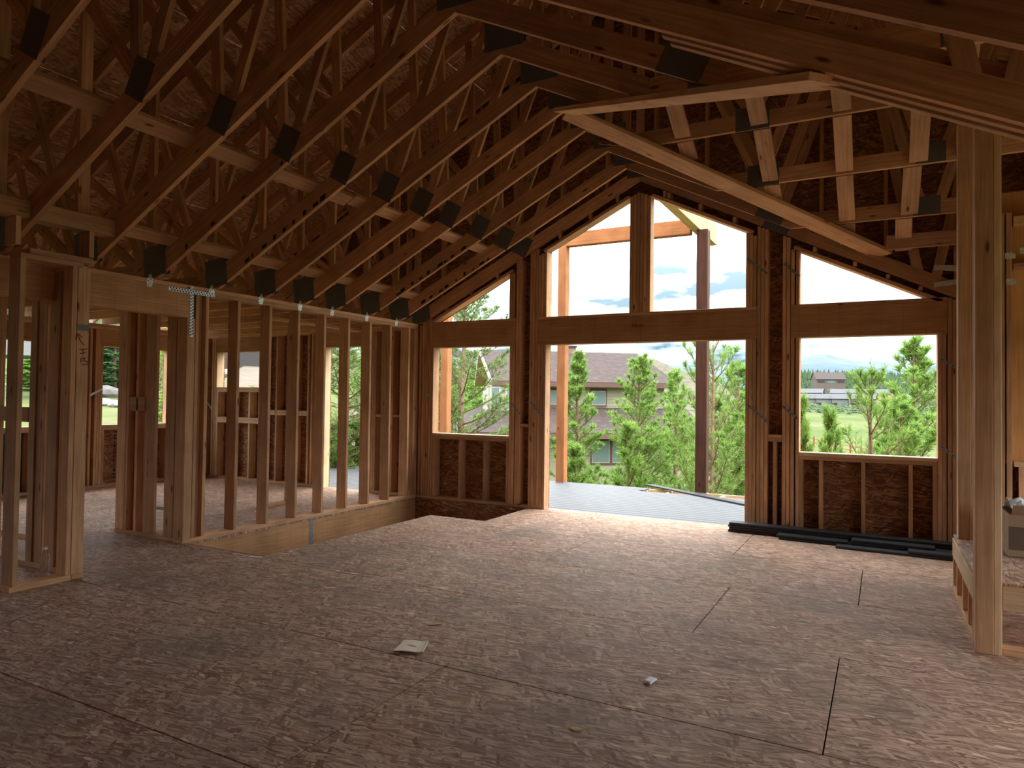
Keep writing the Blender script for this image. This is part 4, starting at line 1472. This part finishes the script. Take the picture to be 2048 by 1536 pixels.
def pine_mesh(H, R, seed, whorl=.42, blade=.085, per=11, sparse=1.0, crown0=.06, droop=.0, wid=.011, shape=.85):
    rd = random.Random(seed)
    wv, wf = [], []
    nv, nf = [], []
    pts = [(rd.uniform(-.02, .02) * H * .3 * t, rd.uniform(-.02, .02) * H * .3 * t, H * t) for t in (0, .2, .4, .6, .8, .97)]
    tube(wv, wf, pts, [.016 * H * (1 - .9 * t) + .006 for t in (0, .2, .4, .6, .8, 1)])

    def tuft(p, d, L, k):
        d = Vector(d).normalized()
        u = d.orthogonal().normalized()
        w = d.cross(u)
        for i in range(k):
            a = rd.uniform(0, 2 * math.pi)
            s = rd.random()
            q = Vector(p) + d * (L * s)
            o_ = (u * math.cos(a) + w * math.sin(a)) * rd.uniform(.55, .95) + d * rd.uniform(.5, 1.0)
            o_.normalize()
            ln = blade * rd.uniform(.75, 1.25)
            sd = o_.cross(Vector((rd.random() - .5, rd.random() - .5, rd.random() - .5))).normalized() * wid * .5
            b = len(nv)
            nv.append(tuple(q - sd)); nv.append(tuple(q + sd)); nv.append(tuple(q + o_ * ln))
            nf.append((b, b + 1, b + 2))

    def axis_at(z):
        t = z / H
        return Vector((np.interp(t, [0, .2, .4, .6, .8, .97], [p[0] for p in pts]), np.interp(t, [0, .2, .4, .6, .8, .97], [p[1] for p in pts]), z))

    z = H * crown0
    while z < H * .985:
        t = (z / H - crown0) / (1 - crown0)
        Lb = R * ((1 - t) ** shape) * (0.55 + .45 * min(1, t * 6)) + .06
        nb = max(4, int((5 + 3 * (1 - t)) * sparse))
        for k in range(nb):
            a = rd.uniform(0, 2 * math.pi)
            L = Lb * rd.uniform(.65, 1.12)
            el = .25 + .65 * t - droop + rd.uniform(-.12, .12)
            p = axis_at(z + rd.uniform(-.3, .3) * whorl)
            nseg = max(2, int(L / .22))
            d = Vector((math.cos(a) * math.cos(el), math.sin(a) * math.cos(el), math.sin(el)))
            for s in range(nseg):
                q = p + d * (L / nseg)
                r0 = .012 * (1 - s / nseg) * (1 + L) * .6 + .003
                limb(wv, wf, p, q, r0, r0 * .75)
                fr = (s + 1) / nseg
                if fr > .25:
                    tuft(p, d, L / nseg, int(per * .6))
                    for sg in (-1, 1, -1, 1):
                        if rd.random() < .8:
                            ta = a + sg * rd.uniform(.5, 1.1)
                            te = el + rd.uniform(.1, .6)
                            td = Vector((math.cos(ta) * math.cos(te), math.sin(ta) * math.cos(te), math.sin(te)))
                            tl = min(.34, .45 * L * (1.15 - fr) + .08)
                            limb(wv, wf, q, q + td * tl, .004, .002)
                            tuft(q + td * tl * .3, td, tl * .75, per)
                p = q
                d = (d + Vector((0, 0, .10))).normalized()
            tuft(p, (d + Vector((0, 0, .8))), .13, int(per * 1.2))
        z += whorl * (1.0 - .35 * t)
    tuft(axis_at(H * .95), (0, 0, 1), H * .05 + .08, per * 2)
    return (wv, wf), (nv, nf)


PM = {}


def pine(kind, px, dist, ztop, label, R=None, needle='needles_bright', rot=0.0, name='pine_tree', group='pines around the deck', pos=None, tilt=(0, 0)):
    g = gat(px, dist) if pos is None else Vector((pos[0], pos[1], gz(pos[0], pos[1])))
    H = ztop - g.z
    spec = KINDS[kind]
    if kind not in PM:
        (wv, wf), (nv, nf) = pine_mesh(**spec)
        mw = bpy.data.meshes.new('trunk')
        mw.from_pydata(wv, [], wf)
        mw.materials.append(MAT['bark'])
        mn = bpy.data.meshes.new('foliage')
        mn.from_pydata(nv, [], nf)
        mn.materials.append(MAT[needle])
        PM[kind] = (mw, mn)
    mw, mn = PM[kind]
    s = H / spec['H']
    sr = s if R is None else R / spec['R']
    r_ = root(name, label, 'tree', g, group)
    M = Matrix.Translation(g) @ Matrix.Rotation(tilt[0], 4, 'X') @ Matrix.Rotation(tilt[1], 4, 'Y') @ Matrix.Rotation(rot, 4, 'Z') @ Matrix.Diagonal((sr, sr, s, 1))
    for nm, me_, mm in (('trunk', mw, 'bark'), ('foliage', mn, needle)):
        link(nm, me_, mm, M, r_)
    return r_


KINDS = dict(
    slim=dict(H=6.2, R=1.0, seed=1, whorl=.25, per=15, blade=.11, wid=.018, shape=.75),
    full=dict(H=6.2, R=1.5, seed=2, whorl=.27, per=15, blade=.115, wid=.018, shape=.7),
    full2=dict(H=5.8, R=1.45, seed=3, whorl=.28, per=15, blade=.115, wid=.018, shape=.75),
    open=dict(H=6.0, R=2.0, seed=4, whorl=.42, per=16, blade=.11, wid=.015, sparse=.85, shape=.55),
    big=dict(H=9.0, R=2.6, seed=5, whorl=.5, per=24, blade=.11, wid=.017, sparse=1.0, shape=.45, droop=.25, crown0=.1),
    young=dict(H=4.6, R=1.1, seed=6, whorl=.42, per=18, blade=.09, wid=.011, sparse=.7, shape=.7, crown0=.3),
    small=dict(H=2.4, R=.6, seed=8, whorl=.2, per=13, blade=.09, wid=.013),
    far=dict(H=9.0, R=1.9, seed=9, whorl=.5, per=9, blade=.28, wid=.07, shape=.8),
)


def ztop(px, py, d):
    return at(px, py, d).z


g1 = 'young pines just beyond the deck'
pine('slim', 1157, 16.5, ztop(1157, 706, 16.5), 'slender bright green pine before the neighbour house wall', R=.98, group=g1)
pine('full', 1278, 17.5, ztop(1278, 715, 17.5), 'broad dense pine standing at the right end of the neighbour roof', R=1.55, group=g1, rot=1)
pine('full2', 1352, 18.5, ztop(1352, 748, 18.5), 'pine shorter than its broad neighbour, before the scrub hill', R=1.35, group=g1, rot=2)
pine('small', 1153, 13.2, ztop(1153, 905, 13.2), 'small pine in front of the slender one at the deck edge', group=g1, needle='needles_bright')
pine('small', 1258, 13.5, ztop(1258, 868, 13.5), 'small pine in front of the broad dense one', R=.8, group=g1, rot=1.2)
pine('open', 1425, 13.8, ztop(1420, 672, 13.8), 'open branched pine right behind the dark deck post', R=1.7, group=g1, rot=.6)
pine('full', 1475, 16.0, ztop(1475, 730, 16.0), 'bushy pine filling the right side of the door opening', R=1.5, group=g1, rot=3.0)
pine('full2', 1430, 15.2, ztop(1430, 800, 15.2), 'low thick pine at the foot of the open branched one', R=1.4, group=g1, rot=4.0)
pine('full2', 1545, 15.0, ztop(1545, 680, 15.0), 'pine hidden mostly by the studs between door and window', R=1.4, group=g1, rot=5.0)
g2 = 'pines beyond the right window'
pine('young', 1742, 10.6, ztop(1742, 733, 10.6), 'young pine with a long bare leader in the right window', R=1.05, group=g2, pos=tuple(gat(1742, 10.6).xy))
pine('full2', 1845, 14.0, ztop(1838, 690, 14.0), 'tall pine leaning at the right edge of the right window', R=1.55, group=g2, rot=.5, tilt=(0, -.03))
pine('full', 1800, 12.5, ztop(1800, 800, 12.5), 'bushy pine between the young leader pine and the tall one', R=1.2, group=g2, rot=2.4)
pine('small', 1660, 11.5, ztop(1662, 845, 11.5), 'small pine shoots near the sill of the right window', R=.55, group=g2)
pine('small', 1603, 11.0, ztop(1604, 825, 11.0), 'small pine at the jamb of the right window', R=.5, group=g2, rot=2)
g3 = 'old pines beyond the left windows'
pine('big', 925, 15.5, ztop(905, 565, 15.5), 'old open pine beyond the window left of the door', R=2.4, group=g3, needle='needles_olive', rot=.9)
pine('open', 905, 17.0, ztop(905, 800, 17.0), 'low pine at the foot of the old open pine', R=1.9, group=g3, rot=2.2)
pine('big', 690, 14.6, ztop(690, 600, 14.6), 'old pine filling the slider opening of the left room', R=2.6, group=g3, needle='needles_olive', rot=2.6)
pine('open', 735, 16.5, ztop(735, 700, 16.5), 'spreading pine behind the old slider pine', R=2.0, group=g3, rot=3.7)
pine('small', 665, 14.3, ztop(665, 855, 14.3), 'low bushy pine at the far deck edge', R=1.0, group=g3, rot=1)
pine('small', 715, 14.8, ztop(715, 850, 14.8), 'low bushy pine beside another at the far deck edge', R=1.1, group=g3, rot=3)
pine('open', 330, 17.5, ztop(330, 690, 17.5), 'light green pine beside the brown house in the left room window', R=1.2, group=g3, rot=1.9)
pine('full2', 330, 16.0, ztop(330, 785, 16.0), 'round bushy pine under the far left window', R=1.1, group=g3, rot=.4)
g4 = 'pines on the far meadow'
for k, (px, d, py, R_) in enumerate(((212, 62, 690, 2.4), (228, 60, 668, 2.6), (243, 64, 680, 2.4), (222, 68, 655, 2.8), (258, 66, 675, 2.4), (200, 70, 670, 2.5))):
    pine('far', px, d, ztop(px, py, d), 'tall meadow pine in the clump seen through the far left window', R=R_, group=g4, rot=k, needle='needles_dark')
for k, (px, d, py) in enumerate(((60, 60, 700), (72, 56, 706), (430, 70, 690), (470, 78, 685), (505, 74, 688), (525, 80, 680), (450, 88, 672), (474, 86, 668))):
    pine('far', px, d, ztop(px, py, d), 'pine on the slope behind the dirt mound' if k > 1 else ['taller pine seen past the closet studs', 'shorter pine seen past the closet studs'][k], R=2.2, group='pines on the left slope', rot=k, needle='needles_bright')
for k, (px, d, py) in enumerate(((905, 60, 730), (925, 66, 722), (945, 70, 728), (962, 75, 735), (890, 64, 735))):
    pine('far', px, d, ztop(px, py, d), 'pine on the slope beside the neighbour gable', R=2.2, group='pines beside the neighbour house', rot=k, needle='needles_bright')


# ================================================================ HOUSES
class Frame:
    def __init__(s, origin, u, parent):
        s.o, s.u, s.p = Vector(origin), Vector(u).normalized(), parent
        s.v = Vector((-s.u.y, s.u.x, 0))

    def pt(s, a, b, z):
        return s.o + s.u * a + s.v * b + Vector((0, 0, z))

    def box(s, name, a0, a1, b0, b1, z0, z1, m, parent=None):
        c = s.pt((a0 + a1) / 2, (b0 + b1) / 2, (z0 + z1) / 2)
        M = Matrix(((s.u.x, s.v.x, 0, c.x), (s.u.y, s.v.y, 0, c.y), (0, 0, 1, c.z), (0, 0, 0, 1)))
        return link(name, box_mesh(a1 - a0, b1 - b0, z1 - z0, 0), m, M, parent or s.p)

    def poly(s, name, pts, m, th=.06, parent=None, uv=False):
        P = [s.pt(*q) for q in pts]
        nrm = (P[1] - P[0]).cross(P[2] - P[0]).normalized()
        if nrm.z < -.01:
            P = P[::-1]
            nrm = -nrm
        k = len(P)
        c = sum(P, Vector()) / k
        vs = [p - c for p in P] + [p - c - nrm * th for p in P]
        fs = [list(range(k)), list(range(k, 2 * k))[::-1]] + [[i + k, (i + 1) % k + k, (i + 1) % k, i] for i in range(k)]
        me = bpy.data.meshes.new(name)
        me.from_pydata([tuple(v) for v in vs], [], fs)
        if uv:
            X = (P[1] - P[0]).normalized()
            Y = nrm.cross(X)
            ul = me.uv_layers.new(name='UVMap')
            for lp in me.loops:
                v = Vector(vs[lp.vertex_index])
                ul.data[lp.index].uv = (v.dot(X), v.dot(Y))
        return link(name, me, m, Matrix.Translation(c), parent or s.p)

    def window(s, a0, a1, z0, z1, b=0.0, trim='brown_trim', mull=0):
        w = s.box('window_trim', a0 - .1, a1 + .1, b - .06, b - .001, z0 - .12, z1 + .14, trim)
        s.box('window_frame', a0 - .03, a1 + .03, b - .075, b - .061, z0 - .03, z1 + .03, 'siding_cream', w)
        s.box('window_pane', a0, a1, b - .085, b - .076, z0, z1, 'window_glass', w)
        for i in range(mull):
            x = a0 + (a1 - a0) * (i + 1) / (mull + 1)
            s.box('mullion', x - .03, x + .03, b - .10, b - .086, z0, z1, 'siding_cream', w)


# neighbour house
nd = 34.0
c0 = at(1003, 790, nd)
Rh = Vector((RGT0.x, RGT0.y, 0)).normalized()
Fh = Vector((FWD.x, FWD.y, 0)).normalized()
aa = math.radians(9)
uu = Rh * math.cos(aa) + Fh * math.sin(aa)
GB = -2.9
nh = root('neighbour_house', 'two storey cream house with brown shingled roofs beyond the deck', 'house', (c0.x, c0.y, GB))
F = Frame((c0.x, c0.y, 0), uu, nh)
zE, zRg = 2.25, 4.0         # eave and ridge heights
LEN, DEP = 8.4, 6.6
F.box('wall', 0, LEN, 0, DEP, .2, zE + .05, 'siding')
for k in range(9):
    F.box('siding_board', 0, LEN, -.018, -.001, .9 + .17 * k, .9 + .17 * k + .155, 'siding')
F.box('corner_board', -.03, .12, -.05, -.019, .8, zE, 'brown_trim')
F.box('wall', -1.3, LEN + 2.0, -1.6, DEP, GB, .25, 'siding')
# upper roof
ov = .55
F.poly('roof_slope', [(-ov, -ov, zE), (LEN + ov, -ov, zE), (LEN - .3, DEP / 2, zRg), (-ov - .2, DEP / 2, zRg)], 'shingle', .1, uv=True)
F.poly('roof_slope', [(-ov, DEP + ov, zE), (-ov - .2, DEP / 2, zRg), (LEN - .3, DEP / 2, zRg), (LEN + ov, DEP + ov, zE)], 'shingle', .1, uv=True)
F.poly('roof_slope', [(LEN + ov, -ov, zE), (LEN + ov, DEP + ov, zE), (LEN - .3, DEP / 2, zRg)], 'shingle', .1, uv=True)
F.box('fascia', -ov, LEN + ov, -ov - .04, -ov + .02, zE - .24, zE - .02, 'brown_trim')
F.poly('soffit', [(-ov, -ov, zE - .22), (LEN + ov, -ov, zE - .22), (LEN + ov, 0, zE - .2), (-ov, 0, zE - .2)], 'soffit_wood', .03)
F.poly('gable_wall', [(.0, 0, zE - .2), (.0, DEP, zE - .2), (.0, DEP / 2, zRg - .15)], 'siding_cream', .06)
# wide gable overhang with wooden soffit
F.poly('gable_soffit', [(-ov - .02, -ov, zE - .14), (0.05, -.2, zE - .14), (0.05, DEP / 2, zRg - .15), (-ov - .2, DEP / 2, zRg - .15)], 'soffit_wood', .04)
F.poly('gable_soffit', [(-ov - .02, DEP + ov, zE - .14), (-ov - .2, DEP / 2, zRg - .15), (0.05, DEP / 2, zRg - .15), (0.05, DEP + .2, zE - .14)], 'soffit_wood', .04)
for s_, (q0, q1) in enumerate((((-ov - .03, -ov, zE), (-ov - .22, DEP / 2, zRg)), ((-ov - .03, DEP + ov, zE), (-ov - .22, DEP / 2, zRg)))):
    a, b = F.pt(*q0), F.pt(*q1)
    bar('barge_board', a + Vector((0, 0, -.06)), b + Vector((0, 0, -.06)), .24, .05, (0, 0, 1), 'siding_cream', nh, b=0)
# bay window at the left corner
bw = F.box('bay_window', -.75, .85, -.45, 1.4, .55, zE - .25, 'siding_cream')
F.window(-.55, -.2, .95, 1.9, b=-.45, trim='siding_cream')
F.window(.2, .6, .95, 1.9, b=-.45, trim='siding_cream')
F.window(4.6, 5.25, 1.15, 1.80)
F.window(2.35, 2.9, 1.15, 1.80)
F.window(6.9, 7.6, 1.15, 1.80)
# lower roof
zl0, zl1 = 1.02, -.15
F.poly('roof_slope', [(-2.2, -2.6, zl1), (LEN + 1.2, -2.6, zl1), (LEN + 1.2, .02, zl1 + 1.15), (-.3, .02, zl1 + 1.15)], 'shingle', .1, uv=True)
F.poly('roof_slope', [(-2.2, -2.6, zl1), (-.3, .02, zl1 + 1.15), (-.3, DEP, zl1 + 1.15), (-2.2, DEP + .4, zl1)], 'shingle', .1, uv=True)
a, b = F.pt(-2.2, -2.6, zl1 + .03), F.pt(-.3, .02, zl1 + 1.18)
bar('hip_cap', a, b, .22, .06, (0, 0, 1), 'far_wall', nh, b=0)
F.box('fascia', -2.2, LEN + 1.2, -2.65, -2.58, zl1 - .28, zl1 - .04, 'brown_trim')
F.window(4.2, 5.0, -1.6, -.6, b=-1.6)
F.window(5.2, 6.0, -1.6, -.6, b=-1.6)
F.window(2.6, 3.4, -1.6, -.6, b=-1.6, mull=1)
F.window(.2, .8, -1.6, -.6, b=-1.6)
for k in range(4):
    F.box('porch_post', -1.9 + 1.0 * k, -1.75 + 1.0 * k, -2.5, -2.35, GB, zl1 - .28, 'brown_trim')
ch = F.box('chimney', 3.75, 4.5, DEP / 2 - .3, DEP / 2 + .5, zRg - .5, zRg + .22, 'brick_chimney')
F.box('chimney_cap', 3.70, 4.55, DEP / 2 - .35, DEP / 2 + .55, zRg + .22, zRg + .32, 'far_roof_brown', ch)


HOUSES = []


def clear(g, extra=2.0):
    return all(math.hypot(g.x - x, g.y - y) > w * .9 + extra for x, y, w in HOUSES)


def far_house(px, d, w, dep, hw, hr, label, wall, roofm, rot=0.0, group=None, base=None, name='far_house', wins=2, garage=None):
    g = gat(px, d)
    if base is not None:
        g.z = base
    r_ = root(name, label, 'house', g, group)
    HOUSES.append((g.x, g.y, max(w, dep)))
    a = azi(px)
    u = Vector((math.cos(a + rot), -math.sin(a + rot), 0))
    f = Frame((g.x - u.x * w / 2, g.y - u.y * w / 2, g.z), u, r_)
    f.box('wall', 0, w, 0, dep, -.6, hw, wall)
    f.poly('roof_slope', [(-.4, -.5, hw), (w + .4, -.5, hw), (w + .4, dep / 2, hw + hr), (-.4, dep / 2, hw + hr)], roofm, .15)
    f.poly('roof_slope', [(-.4, dep + .5, hw), (-.4, dep / 2, hw + hr), (w + .4, dep / 2, hw + hr), (w + .4, dep + .5, hw)], roofm, .15)
    f.poly('gable_wall', [(0, 0, hw - .05), (0, dep, hw - .05), (0, dep / 2, hw + hr - .1)], wall, .1)
    f.poly('gable_wall', [(w, 0, hw - .05), (w, dep, hw - .05), (w, dep / 2, hw + hr - .1)], wall, .1)
    for k in range(wins):
        x = w * (k + .5) / wins
        for zz in ([.7] if hw < 4 else [.7, hw - 1.9]):
            f.box('window_pane', x - w * .12, x + w * .12, -.06, -.01, zz, zz + 1.2, 'window_glass' if (k % 2) else 'far_wall_dark')
    if garage:
        f.box('lower_band', 0, w * .3, -.12, -.061, 0, hw * .55, garage)
    return r_


gt = 'row of townhouses across the meadow'
for k, (px, d, w, lab) in enumerate(((1617, 305, 5.7, 'grey roofed townhouse with white front, nearest the window jamb'), (1648, 303, 5.7, 'grey roofed townhouse with white front, second in the lower row'), (1680, 300, 5.7, 'grey roofed townhouse with white front beside the brown gable'), (1726, 296, 8.0, 'grey roofed townhouse partly behind the young pine'), (1812, 290, 8.5, 'grey roofed townhouse between two pines'))):
    far_house(px, d, w, 7, 3.6, 2.0, lab, 'far_wall_white', 'far_roof', rot=.12, group=gt, garage='far_wall_dark', base=-.6)
for k, (px, d, w, lab, wl_) in enumerate(((1618, 345, 11, 'grey roofed townhouse in the upper row by the jamb', 'far_wall'), (1690, 350, 12, 'long dark townhouse with a red end wall', 'far_wall_dark'), (1755, 350, 11, 'tan long townhouse behind the young pine', 'soffit_wood'), (1850, 345, 12, 'grey townhouse behind the tall pine', 'far_wall'))):
    far_house(px, d, w, 8, 4.2, 2.0, lab, wl_, 'far_roof', rot=.1, group='upper row of townhouses across the meadow', base=1.6)
far_house(1662, 410, 15, 10, 7.0, 4.0, 'large brown lodge among the trees above the townhouses', 'far_wall', 'far_roof_brown', rot=-.3, base=7.0, wins=3, name='lodge')
far_house(318, 48, 5.0, 6, 4.4, 1.7, 'brown house with an orange gable seen through the far left window', 'far_wall_dark', 'cedar', rot=.9, base=1.0)
far_house(62, 46, 4.5, 5, 3.2, 1.0, 'pale blue grey cabin past the closet studs', 'far_wall_white', 'far_roof', rot=.2, base=4.0)
far_house(518, 95, 7, 6, 3.0, 2.0, 'dark cabin on the slope above the dirt mound', 'far_wall_dark', 'far_roof', rot=.1, base=6.7)
far_house(443, 60, 1.3, 1.2, 1.0, .3, 'small white shed beside the dirt mound', 'far_wall_white', 'far_roof', rot=.3, base=4.2, name='shed')
far_house(930, 92, 4, 4, 4.6, 1.6, 'red house behind the old open pine', 'far_wall_red', 'far_roof', rot=-.4, base=.6)

# ================================================================ FENCE
fx0, fx1 = gat(1585, 84), gat(1800, 60)
fe = root('rail_fence', 'orange brown post and rail fence crossing the meadow', 'fence', fx0)
nfp = 12
pts = []
for k in range(nfp):
    t = k / (nfp - 1)
    p = fx0.lerp(fx1, t)
    p.z = gz(p.x, p.y)
    pts.append(p)
    bar('fence_post', p + Vector((0, 0, -.2)), p + Vector((0, 0, 1.05)), .16, .16, (1, 0, 0), 'fence_wood', fe, b=0)
for p, q in zip(pts[:-1], pts[1:]):
    for zz in (.4, .75):
        bar('fence_rail', p + Vector((0, 0, zz)), q + Vector((0, 0, zz)), .07, .05, (0, 0, 1), 'fence_wood', fe, b=0)


# ================================================================ FAR FOREST AND SCRUB
def cones(name, spots, m, label, cat):
    vs, fs = [], []
    for (x, y, z, h, r_) in spots:
        for lv in range(3):
            b = len(vs)
            z0 = z + h * (.08 + .28 * lv)
            rr = r_ * (1 - .27 * lv)
            for i in range(6):
                a = math.pi / 3 * i + lv
                q = rr * random.uniform(.8, 1.2)
                vs.append((x + q * math.cos(a), y + q * math.sin(a), z0))
            vs.append((x, y, z0 + h * (.44 if lv < 2 else .36)))
            for i in range(6):
                fs.append((b + i, b + (i + 1) % 6, b + 6))
    o = mesh_obj(name, vs, fs, m)
    tag(o, label, cat, kind='stuff')


sp_ = []
for k in range(3200):
    px = random.uniform(1540, 2150)
    d = random.uniform(395, 900)
    g = gat(px, d)
    if not clear(g, 4):
        continue
    sp_.append((g.x, g.y, g.z - .5, random.uniform(6, 13), random.uniform(1.6, 2.8)))
cones('conifer_forest', sp_, 'forest_green', 'dense conifer forest on the low hill behind the townhouses', 'forest')
sp_ = []
for k in range(700):
    px = random.choice((random.uniform(1590, 1900), random.uniform(1590, 1900), random.uniform(100, 560)))
    d = random.uniform(205, 280) if px > 1000 else random.uniform(80, 220)
    g = gat(px, d)
    if not clear(g, 4):
        continue
    h = random.uniform(.7, 2.0) if px > 1000 else random.uniform(1.5, 9)
    sp_.append((g.x, g.y, g.z - .2, h, h * random.uniform(.5, .9) if px > 1000 else h * .25))
cones('scrub_bushes', sp_, 'scrub_green', 'low scrub bushes along the meadow edge and left slope', 'bushes')
# boulders on the left slope
for k, (px, d, s) in enumerate(((215, 50, .9), (208, 34, .4), (222, 33, .35), (236, 32, .3), (690, 24, .5), (708, 25, .4), (455, 40, .5))):
    g = gat(px, d)
    bm = bmesh.new()
    bmesh.ops.create_icosphere(bm, subdivisions=2, radius=s)
    for v in bm.verts:
        v.co = Vector((v.co.x * 1.5, v.co.y, v.co.z * .6)) * random.uniform(.85, 1.1)
    me = bpy.data.meshes.new('boulder')
    bm.to_mesh(me)
    bm.free()
    o = link('boulder', me, 'boulder', Matrix.Translation(g + Vector((0, 0, s * .2))), None)
    tag(o, ['large grey boulder below the meadow pines', 'small grey boulder on the grass below the left window', 'small grey boulder on the grass below the left window', 'small grey boulder on the grass below the left window', 'pale boulder between low pines beyond the slider', 'pale boulder between low pines beyond the slider', 'grey boulder on the dirt mound'][k], 'boulder', 'boulders on the left slope')
